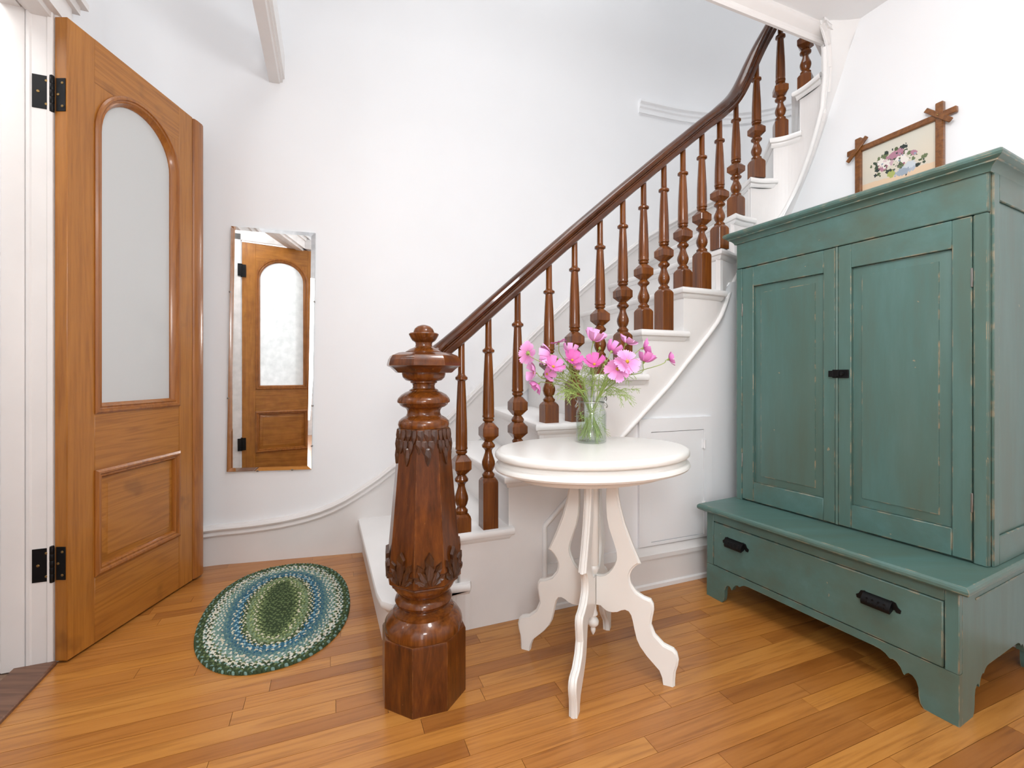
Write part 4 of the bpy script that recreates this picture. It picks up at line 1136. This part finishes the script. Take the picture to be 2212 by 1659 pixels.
HX = [1140, 1206, 1283, 1353, 1390, 1445, 1391, 1355, 1334, 1284, 1321, 1236, 1232, 1189, 1198, 1195, 1155, 1181, 1162, 1241]
rf = random.Random(3)
for (fx0, dy, fz, (az, el), sz, mk, form, lab), hx in zip(FLOWERS, HX):
    # head position: spread across the bouquet (metres left/right of the jar)
    y = JY + dy; x = (hx - 1106) / 983 * y
    hz = 1 + (fz - 1) * 1.0
    d = Vector((math.cos(R(el)) * math.cos(R(az)), math.cos(R(el)) * math.sin(R(az)), math.sin(R(el))))
    root = thing('cosmos_flower', lab, 'flower', (x, y, hz), 0, 'pink cosmos in the jar')
    q = d.to_track_quat('Z', 'Y').to_matrix().to_4x4() @ Matrix.Rotation(rf.uniform(0, 6), 4, 'Z')
    npet = 8 if form == 'flat' else 7
    for k in range(npet):
        o = link('petal', PETALS[mk, form], None, root)
        o.matrix_local = q @ Matrix.Rotation(2 * PI * k / npet + rf.uniform(-.12, .12), 4, 'Z') @ Matrix.Rotation(rf.uniform(-.18, .12), 4, 'Y') @ Matrix.Scale(sz * rf.uniform(.9, 1.05), 4)
    for nm, me in (('flower_centre', CEN), ('calyx', CAL)):
        o = link(nm, me, None, root); o.matrix_local = q @ Matrix.Translation((0, 0, .002 if nm == 'flower_centre' else 0)) @ Matrix.Scale(max(.75, sz), 4)
    # stem from the head down through the neck of the jar
    head = -d * .010
    ex, ey = (x - JX), (y - JY)
    neck = Vector((JX + max(-.03, min(.03, ex * .28)), JY + max(-.025, min(.025, ey * .5)) + rf.uniform(-.015, .015), JZ + .168)) - Vector((x, y, hz))
    bot = Vector((JX - max(-.03, min(.03, ex * .3)) + rf.uniform(-.012, .012), JY + rf.uniform(-.03, .03), JZ + rf.uniform(.012, .03))) - Vector((x, y, hz))
    midp = (head * .45 + neck * .55) + Vector((ex * -.06, 0, .012)) + Vector((rf.uniform(-.008, .008), rf.uniform(-.008, .008), 0))
    tube('stem', catmull([head, head - d * .02 + Vector((0, 0, -.012)), midp, neck, (neck + bot) * .5, bot], 4), .0015, 'stem', root, 6)
    if rf.random() < .55:                            # a side shoot with a closed bud
        b0 = head * .6 + neck * .4 + Vector((ex * -.04, 0, .01)); b1 = b0 + Vector((rf.uniform(-.035, .035), rf.uniform(-.02, .02), rf.uniform(.02, .05)))
        tube('side_shoot', [b0, (b0 + b1) * .5 + Vector((0, 0, -.006)), b1], .0009, 'stem', root, 5)
        bm = bmesh.new(); bm_lathe(bm, [(.001, -.006), (.0042, -.003), (.0048, .001), (.0030, .005), (.0008, .007)], 8)
        for v in bm.verts: v.co += b1
        finish('bud', bm, 'stem', root, 60)
# feathery foliage, too fine to count
bm = bmesh.new()
def frond(p, d, L, depth):
    pts = [Vector(p)]; v = Vector(d).normalized()
    for k in range(5):
        v = (v + Vector((rf.uniform(-.25, .25), rf.uniform(-.25, .25), rf.uniform(-.24, .06)))).normalized()
        pts.append(pts[-1] + v * L / 5)
    bm_tube(bm, pts, [.0011 * (1 - .1 * k) if depth == 0 else .0007 for k in range(6)], 3, False)
    if depth < 2:
        for k in range(1, 6):
            for s_ in (-1, 1):
                if rf.random() < .75:
                    w = (pts[k] - pts[k - 1]).normalized(); sd = w.cross(Vector((rf.uniform(-1, 1), rf.uniform(-1, 1), rf.uniform(-1, 1)))).normalized()
                    frond(pts[k], w * .8 + sd * .75, L * (.40 if depth == 0 else .38), depth + 1)
for k in range(15):
    a = rf.uniform(0, 2 * PI)
    frond((JX + math.cos(a) * .028, JY + math.sin(a) * .028, JZ + .162), (math.cos(a) * .62, math.sin(a) * .45, .95), rf.uniform(.09, .15), 0)
for sg in (-1, 1):
    for k in range(2): frond((JX + sg * .03, JY - .01, JZ + .163), (sg * 1.0, -.2, .55), rf.uniform(.085, .115), 0)
for k in range(34):
    a = rf.uniform(0, 2 * PI); r_ = rf.uniform(.004, .043)
    frond((JX + math.cos(a) * r_, JY + math.sin(a) * r_, JZ + rf.uniform(.045, .10)), (math.cos(a) * .25, math.sin(a) * .25, .5 if k % 3 == 0 else -.8), .05, 1)
o = finish('cosmos_foliage', bm, 'foliage', None, 0); tag(o, 'feathery green cosmos foliage spreading from the glass jar', 'foliage', None, 'stuff')

# ------------------------------------------------------------ green armoire
BL0 = Vector((.884, 2.065)); E1 = Vector((.4384, -.8988)); E2 = Vector((math.cos(R(27.5)), math.sin(R(27.5))))
arm = thing('green_armoire', 'tall green painted two-door armoire with one long drawer, worn at the edges, beside the stairs', 'armoire', (BL0.x, BL0.y, 0))
def AX(v): return Vector((E1.x * v.x + E2.x * v.y, E1.y * v.x + E2.y * v.y, v.z))
def abox(name, s0, s1, e0, e1, z0, z1, mat='green_h', bev=.002, parent=None, seg=1):
    return box(name, s0, s1, e0, e1, z0, z1, mat, parent or arm, bev, seg, AX)
BW, BD = .867, .62            # base
UE, UD = .2035, .40           # upper case set back, its depth
# base: front apron with scrolled feet, sides with scrolled feet, drawer
SCR = [(.0, 0), (.080, 0), (.089, .012), (.093, .032), (.0935, .056), (.099, .074), (.108, .084), (.118, .086), (.125, .080), (.128, .073), (.131, .075), (.138, .091), (.148, .102), (.158, .106), (.164, .103), (.168, .104), (.178, .113), (.192, .1185), (.210, .120)]
fp = SCR + [(BW - x, z) for x, z in SCR[::-1]]
T_ = .02
fa = fp + [(BW, .147), (0, .147)]
prism('apron', fa, 0, T_, 'Y', 'green_h', arm, xf=AX)
abox('base_stile', 0, .0356, 0, T_, .147, .383, 'green_v'); abox('base_stile', .834, BW, 0, T_, .147, .383, 'green_v')
abox('base_rail', .0356, .834, 0, T_, .3435, .383)
for s0 in (T_ * 0.0, BW - T_):
    sp = [(x * .9 + T_, z) for x, z in SCR] + [(BD - x * .9, z) for x, z in SCR[::-1]]
    sp = [(T_, 0)] + sp[1:] + [(BD, .383), (T_, .383)]
    prism('base_side', sp, s0, s0 + T_, 'X', 'green_v', arm, xf=AX)
abox('base_back', T_, BW - T_, BD - T_, BD, .12, .383, bev=0); abox('base_bottom', T_, BW - T_, T_, BD - T_, .13, .147, bev=0)
# panel groove on the side of the base
abox('side_moulding', BW, BW + .0018, .11, BD - .03, .336, .342, bev=.0006); 
bm = bmesh.new()
lv = [(.020, .383), (.026, .386), (.030, .391), (.0305, .399), (.028, .405), (.022, .410), (.014, .411)]
bm_loft(bm, [[(-d, -d, z), (BW + d, -d, z), (BW + d, BD + .0, z), (-d, BD + .0, z)] for d, z in lv])
for v in bm.verts: v.co = AX(v.co)
finish('base_top', bm, 'green_h', arm, 25)
dr = abox('drawer', .038, .832, -.002, .40, .1495, .3415, bev=.003)
def cup_pull(s, z):
    bm = bmesh.new(); n = 9; Lh = .040
    # half-round hood open below
    ring = []
    for k in range(n):
        a = PI * (.5 - k / (n - 1) * .62)
        ring.append((-.021 * math.cos(a) * 1.0 - .004, .016 * math.sin(a)))
    pts = [(0, .017)] + [(-.004 - .019 * math.sin(PI * k / 12), .017 - .036 * k / 8) for k in range(1, 9)]
    for th in (0,):
        A = [bm.verts.new((s - Lh, y - .002, z + h)) for y, h in pts]; B = [bm.verts.new((s + Lh, y - .002, z + h)) for y, h in pts]
        for i in range(len(pts) - 1): bm.faces.new((A[i], B[i], B[i + 1], A[i + 1]))
        c1 = bm.verts.new((s - Lh, -.002, z - .012)); c2 = bm.verts.new((s + Lh, -.002, z - .012))
        for i in range(len(pts) - 1):
            bm.faces.new((A[i], A[i + 1], c1)); bm.faces.new((B[i + 1], B[i], c2))
    for sg in (-1, 1):
        pl = [(s + sg * .036, z + .019), (s + sg * .048, z + .016), (s + sg * .054, z + .004), (s + sg * .062, z - .002), (s + sg * .060, z - .012), (s + sg * .050, z - .012), (s + sg * .046, z - .006), (s + sg * .036, z - .010)]
        bm_prism(bm, pl, -.0055, -.001, 'Y')
    for sx in (-.024, -.008, .008, .024):                      # cast ornament
        for zz in (.004, -.006): 
            g = bmesh.ops.create_icosphere(bm, subdivisions=1, radius=.0042)
            for v in g['verts']: v.co += Vector((s + sx, -.0195 - (.003 if zz < 0 else 0), z + zz))
    for v in bm.verts: v.co = AX(v.co)
    bmesh.ops.solidify(bm, geom=[], thickness=.001) if False else None
    return finish('cup_pull', bm, 'black_iron', dr, 30)
cup_pull(.150, .278); cup_pull(.670, .270)
# upper case
def ubox(name, s0, s1, z0, z1, e0=0.0, e1=.02, mat='green_v', bev=.002): return abox(name, s0, s1, UE + e0, UE + e1, z0, z1, mat, bev)
ubox('case_stile', 0, .0293, .411, 1.493); ubox('case_stile', .831, BW, .411, 1.493, bev=.004)
ubox('frieze', 0, BW, 1.4945, 1.625, mat='green_h', bev=.003)
for s0, s1 in ((0, .02), (BW - .02, BW)):
    abox('case_side', s0, s1, UE + .02, UE + UD, .411, 1.625, 'green_v', .0015)
# frame and panel look of the visible side
for a in ((UE + .02, UE + .062, .411, 1.625), (UE + UD - .05, UE + UD, .411, 1.625)): abox('side_stile', BW, BW + .007, *a, 'green_v', .002)
abox('side_rail', BW, BW + .007, UE + .062, UE + UD - .05, 1.535, 1.625, 'green_h', .002); abox('side_rail', BW, BW + .007, UE + .062, UE + UD - .05, .411, .50, 'green_h', .002)
abox('case_back', .02, BW - .02, UE + UD - .015, UE + UD, .411, 1.625, bev=0); abox('case_top', .02, BW - .02, UE + .02, UE + UD - .015, 1.60, 1.625, bev=0); abox('case_floor', .02, BW - .02, UE + .02, UE + UD - .015, .411, .418, bev=0)
bm = bmesh.new()
lv = [(.0, 1.612), (.006, 1.612), (.008, 1.618), (.014, 1.626), (.022, 1.632), (.028, 1.634), (.028, 1.638), (.033, 1.640), (.041, 1.646), (.0435, 1.653), (.042, 1.660), (.036, 1.6645), (.03, 1.665)]
bm_loft(bm, [[(-d, UE - d, z), (BW + d, UE - d, z), (BW + d, UE + UD, z), (-d, UE + UD, z)] for d, z in lv])
for v in bm.verts: v.co = AX(v.co)
finish('cornice', bm, 'green_h', arm, 22)
def cab_door(s0, s1, pa, pb, hinge_side):
    d = thing('cabinet_door'); d.parent = arm
    F0 = UE + .001; z0, z1 = .4185, 1.4915; q0, q1 = .506, 1.402
    def db(name, a, b, c, e, mat): return abox(name, a, b, F0, F0 + .019, c, e, mat, .0018, d)
    db('door_stile', s0, pa, z0, z1, 'green_v'); db('door_stile', pb, s1, z0, z1, 'green_v')
    db('door_rail', pa, pb, z0, q0, 'green_h'); db('door_rail', pa, pb, q1, z1, 'green_h')
    bm = bmesh.new()
    def rg(dd, e): return [(pa + dd, e, q0 + dd), (pb - dd, e, q0 + dd), (pb - dd, e, q1 - dd), (pa + dd, e, q1 - dd)]
    bm_loft(bm, [rg(.034, F0 + .0045), rg(.0335, F0 + .0075), rg(.001, F0 + .0125), rg(.001, F0 + .018)])
    for v in bm.verts: v.co = AX(v.co)
    finish('door_panel', bm, 'green_v', d, 20)
    hs = s0 if hinge_side < 0 else s1
    for hz in (1.30, .60):
        bm = bmesh.new(); bm_box(bm, hs - .003, hs + .003, F0 - .002, F0 + .004, hz - .03, hz + .03, .001)
        for v in bm.verts: v.co = AX(v.co)
        finish('hinge', bm, 'steel', d, 40)
    return d
dl = cab_door(.0305, .4345, .087, .3906, -1)
drt = cab_door(.4455, .8295, .4906, .7815, 1)
bm = bmesh.new(); bm_lathe(bm, [(.0052, .4185), (.0052, 1.4915)], 10, .4400, UE + .002)
for v in bm.verts: v.co = AX(v.co)
finish('meeting_bead', bm, 'green_v', drt, 40)
bm = bmesh.new(); bm_box(bm, .427, .484, UE - .0055, UE + .002, .985, 1.017, .001); bm_box(bm, .432, .452, UE - .011, UE - .004, .991, 1.011, .001)
bm_box(bm, .414, .44, UE - .008, UE - .002, .989, 1.013, .001)
sub = bmesh.new(); bm_lathe(sub, [(.002, 0), (.0075, .002), (.0085, .006), (.006, .010)], 14)
bm_add(bm, sub, lambda c: Vector((.463 + c.x, UE - .005 - c.z, 1.001 + c.y)))
for v in bm.verts: v.co = AX(v.co)
finish('latch', bm, 'black_iron', drt, 35)

# ------------------------------------------------------------ cross-corner picture frame on the right wall
PW0, PW1, PZ0, PZ1 = .022, .330, 1.735, 2.055      # along the wall (towards the camera), heights of the frame bars' centres
pic = thing('picture_frame', 'small walnut cross-corner frame with a floral print, on the wall above the green armoire', 'picture frame', (*RWp(0, 0), 0))
def PWL(v):                                     # local: x along wall towards camera, y out of the wall, z up
    p = -N * v.x - U * v.y
    return Vector((p.x, p.y, v.z))
def pbar(name, x0, x1, z0, z1, y0, y1, mat='frame_wood', bev=.003): return box(name, x0, x1, y0, y1, z0, z1, mat, pic, bev, 1, PWL)
for z in (PZ0, PZ1): pbar('frame_bar', PW0 - .050, PW1 + .055, z - .013, z + .013, .003, .020)
for x in (PW0, PW1): pbar('frame_bar', x - .0135, x + .0135, PZ0 - .05, PZ1 + .055, .002, .022)
for x, sx in ((PW0, -1), (PW1, 1)):
    for z, sz_ in ((PZ0, -1), (PZ1, 1)):
        bm = bmesh.new(); bm_box(bm, -.060, .060, .0225, .030, -.0095, .0095, .002)
        rot = Matrix.Rotation(sx * sz_ * R(45), 4, 'Y')
        for v in bm.verts: v.co = PWL((rot @ v.co) + Vector((x, 0, z)))
        finish('corner_cross', bm, 'frame_wood', pic, 40)
        bm = bmesh.new(); bm_lathe(bm, [(.003, 0), (.003, .002), (.001, .003)], 8)
        for v in bm.verts: v.co = PWL(Vector((x + v.co.x, .031 + v.co.z, z + v.co.y)))
        finish('nail_head', bm, 'brass_dull', pic, 40)
# the print: a sheet with a painted bouquet (flat colours stored per face)
m, n, l, b = new_mat('floral_print'); at = n.new('ShaderNodeVertexColor'); at.layer_name = 'print'; l.new(at.outputs[0], b.inputs['Base Color']); b.inputs['Roughness'].default_value = 0.35
gx, gz = 110, 110; x0, x1, z0, z1 = PW0 + .012, PW1 - .012, PZ0 + .010, PZ1 - .010
vs = [PWL(Vector((x0 + (x1 - x0) * i / gx, .008, z0 + (z1 - z0) * j / gz))) for j in range(gz + 1) for i in range(gx + 1)]
fs = [(j * (gx + 1) + i, j * (gx + 1) + i + 1, (j + 1) * (gx + 1) + i + 1, (j + 1) * (gx + 1) + i) for j in range(gz) for i in range(gx)]
rp_ = random.Random(11); blobs = []
for k in range(60):     # leaves
    a = rp_.uniform(0, 2 * PI); r_ = rp_.random() ** .6
    blobs.append((.50 + .38 * r_ * math.cos(a), .40 + .22 * r_ * math.sin(a) - .04 * math.cos(a), rp_.uniform(.016, .036), rp_.uniform(.5, 1.6), rp_.choice([(.05, .075, .045), (.09, .12, .05), (.03, .045, .04), (.15, .19, .09)])))
for k in range(17):     # blossoms
    a = rp_.uniform(0, 2 * PI); r_ = rp_.random() ** .7
    blobs.append((.47 + .25 * r_ * math.cos(a), .43 + .12 * r_ * math.sin(a), rp_.uniform(.025, .055), rp_.uniform(.7, 1.3), rp_.choice([(.72, .56, .57), (.80, .71, .69), (.62, .42, .47), (.84, .78, .72), (.46, .22, .29)])))
for k in range(34):
    a = rp_.uniform(0, 2 * PI); blobs.append((.50 + .30 * math.cos(a) * rp_.random(), .42 + .14 * math.sin(a) * rp_.random(), rp_.uniform(.006, .014), 1, rp_.choice([(.04, .05, .05), (.35, .10, .16), (.10, .14, .07), (.30, .36, .44)])))
blobs += [(.62, .26, .06, 1.8, (.45, .50, .58)), (.66, .30, .05, 1.5, (.62, .66, .70)), (.56, .23, .05, 2.0, (.36, .42, .50)), (.42, .26, .05, 1.0, (.42, .46, .14))]
me = bpy.data.meshes.new('print'); me.from_pydata([tuple(v) for v in vs], [], fs)
ca = me.color_attributes.new('print', 'FLOAT_COLOR', 'CORNER')
for p in me.polygons:
    i, j = p.index % gx, p.index // gx; u_, v_ = i / gx, j / gz
    t_ = .5 + .5 * noise.noise(Vector((u_ * 3, v_ * 3, .3)))
    c = [.74 - .06 * t_, .67 - .06 * (1 - v_), .55 - .08 * (1 - v_) + .04 * t_]
    if v_ < .42 + .05 * t_: c = [.78, .58, .40]
    for bx_, bz_, br, asp, bc in blobs:
        dx, dz = (u_ - bx_) / asp, v_ - bz_ - .22
        w_ = br * (1 + .5 * noise.noise(Vector((u_ * 40, v_ * 40, bx_ * 9))))
        if dx * dx + dz * dz < w_ * w_: c = list(bc)
    for li in p.loop_indices: ca.data[li].color = (*c, 1)
o = link('print', me, m, pic)

# ------------------------------------------------------------ frameless wall mirror
wdir = Vector((.9724, .2334)); wn = Vector((.2334, -.9724))
mc = Vector((-1.292, 2.4569)) + wn * .012
mir = thing('wall_mirror', 'tall narrow wall mirror with a cut glass border and no frame, left of the stairs', 'mirror', (mc.x, mc.y, 1.1295))
tl = R(-0.9)
def ML(v):
    x = v.x * math.cos(tl) - v.z * math.sin(tl); z = v.x * math.sin(tl) + v.z * math.cos(tl)
    return Vector((wdir.x * x + wn.x * v.y, wdir.y * x + wn.y * v.y, z))
mw, mh, bvw = .207, .647, .020
def mring(d, y): return [(-mw + d, y, -mh + d), (mw - d, y, -mh + d), (mw - d, y, mh - d), (-mw + d, y, mh - d)]
bm = bmesh.new()
rings = [[bm.verts.new(ML(Vector(p))) for p in mring(d, y)] for d, y in ((0, .0030), (bvw, .0052))]
for i in range(4): bm.faces.new((rings[0][i], rings[0][(i + 1) % 4], rings[1][(i + 1) % 4], rings[1][i]))
bm.faces.new(rings[1])
finish('mirror_glass', bm, 'mirror', mir, 0)
bm = bmesh.new(); bm_loft(bm, [[ML(Vector(p)) for p in mring(0, y)] for y in (-.010, .0030)], False)
bk = [bm.verts.new(ML(Vector(p))) for p in mring(0.0, -.010)]; bm.faces.new(bk)
finish('mirror_edge', bm, 'mirror_edge', mir, 0)
for cx_, cz_ in ((-mw, -.26), (-mw, .30), (mw, -.30), (mw, .27), (mw, -.52), (-.06, -mh), (.11, -mh)):
    bm = bmesh.new(); bm_box(bm, cx_ - .004, cx_ + .004, -.009, .007, cz_ - .004, cz_ + .004, .001)
    for v in bm.verts: v.co = ML(v.co)
    finish('mirror_clip', bm, 'steel', mir, 40)

# ------------------------------------------------------------ braided oval rug
RGX, RGY, RGA = -.998, 1.947, R(114)
rug = thing('braided_rug', 'oval braided rug in greens, blues and cream on the oak floor by the door', 'rug', (RGX, RGY, 0.0), RGA)
cols = [  # per ring from the centre outwards: the three strands
    ('rug_dark', 'rug_moss', 'rug_dark'), ('rug_dark', 'rug_moss', 'rug_dark'), ('rug_moss', 'rug_dark', 'rug_dark'), ('rug_dark', 'rug_moss', 'rug_dark'), ('rug_dark', 'rug_moss', 'rug_moss'),
    ('rug_moss', 'rug_lime', 'rug_dark'), ('rug_moss', 'rug_cream', 'rug_moss'), ('rug_lime', 'rug_moss', 'rug_sage'), ('rug_sage', 'rug_sage', 'rug_moss'), ('rug_dark', 'rug_moss', 'rug_cream'),
    ('rug_blue', 'rug_cream', 'rug_dark'), ('rug_blue', 'rug_sky', 'rug_blue'), ('rug_blue', 'rug_cream', 'rug_steel'), ('rug_steel', 'rug_blue', 'rug_steel'), ('rug_steel', 'rug_steel', 'rug_teal'), ('rug_teal', 'rug_cream', 'rug_steel'),
    ('rug_teal', 'rug_teal', 'rug_white'), ('rug_white', 'rug_moss', 'rug_teal'), ('rug_white', 'rug_dark', 'rug_cream'), ('rug_teal', 'rug_white', 'rug_dark'), ('rug_dark', 'rug_moss', 'rug_dark'), ('rug_dark', 'rug_dark', 'rug_teal')]
NRG = len(cols); RB = .2835; RAh = .459
stepw = RB / NRG
def plait(bm, c, t, nrm, L, Wd, Hh, ang, mi):
    """one visible bulge of a braid: a low rounded lozenge lying at an angle to the braid"""
    ca_, sa_ = math.cos(ang), math.sin(ang)
    ax = t * ca_ + nrm * sa_; ay = nrm * ca_ - t * sa_
    base = []
    for (a_, b_) in ((-.5, 0), (-.28, -.42), (.28, -.5), (.5, 0), (.28, .42), (-.28, .5)):
        p = c + ax * (a_ * L) + ay * (b_ * Wd); base.append(bm.verts.new((p.x, p.y, .001)))
    mid = []
    for (a_, b_) in ((-.42, 0), (-.22, -.36), (.22, -.42), (.42, 0), (.22, .36), (-.22, .42)):
        p = c + ax * (a_ * L) + ay * (b_ * Wd); mid.append(bm.verts.new((p.x, p.y, Hh * .72)))
    tv = bm.verts.new((c.x, c.y, Hh))
    for i in range(6):
        j = (i + 1) % 6
        f = bm.faces.new((base[i], base[j], mid[j], mid[i])); f.material_index = mi
        f = bm.faces.new((mid[i], mid[j], tv)); f.material_index = mi
rr_ = random.Random(5)
for k in range(NRG):
    b_ = stepw * (k + .5); a_ = b_ + (RAh - RB) * (0.98 if k else .98)
    # ring path: superellipse, slightly wavy
    M_ = 720; pth = []
    ex_ = 2.0 / (2.0 + .25 * (k / NRG))
    for i in range(M_):
        th = 2 * PI * i / M_; c_, s_ = math.cos(th), math.sin(th)
        pth.append(Vector((a_ * math.copysign(abs(c_) ** ex_, c_), b_ * math.copysign(abs(s_) ** ex_, s_))))
    Ls = [0.0]
    for i in range(M_): Ls.append(Ls[-1] + (pth[(i + 1) % M_] - pth[i]).length)
    pitch = .0135; cnt = max(6, int(Ls[-1] / pitch)); bm = bmesh.new(); idx = 0
    # backing strip so no floor shows between plaits
    o_in = [bm.verts.new((p.x * (1 - stepw * .55 / max(.02, p.length)), p.y * (1 - stepw * .55 / max(.02, p.length)), .004)) for p in pth[::6]]
    o_out = [bm.verts.new((p.x * (1 + stepw * .55 / max(.02, p.length)), p.y * (1 + stepw * .55 / max(.02, p.length)), .004 if k < NRG - 1 else .0005)) for p in pth[::6]]
    for i in range(len(o_in)):
        j = (i + 1) % len(o_in); f = bm.faces.new((o_in[i], o_in[j], o_out[j], o_out[i])); f.material_index = 0
    for q_ in range(cnt):
        for side in (0, 1):
            s_ = (q_ + .5 * side) / cnt * Ls[-1]
            while idx < M_ - 1 and Ls[idx + 1] < s_: idx += 1
            if Ls[idx] > s_: idx = max(0, idx - 1)
            i0 = idx; t = (s_ - Ls[i0]) / max(1e-9, Ls[i0 + 1] - Ls[i0])
            p = pth[i0].lerp(pth[(i0 + 1) % M_], t); tg = (pth[(i0 + 1) % M_] - pth[i0]).normalized(); nr = Vector((tg.y, -tg.x))
            c = p + nr * (stepw * (.24 if side else -.24))
            mi = (q_ + side * 2) % 3 if rr_.random() < .9 else rr_.randrange(3)
            plait(bm, c, tg, nr, .0165, .0078, .0115 * rr_.uniform(.9, 1.08), R(33) if side else R(-33), mi)
    bmesh.ops.recalc_face_normals(bm, faces=bm.faces[:])
    me = bpy.data.meshes.new('braid'); bm.to_mesh(me); bm.free()
    for c_ in cols[k]: me.materials.append(M[c_])
    for p in me.polygons: p.use_smooth = True
    link('braid', me, None, rug)
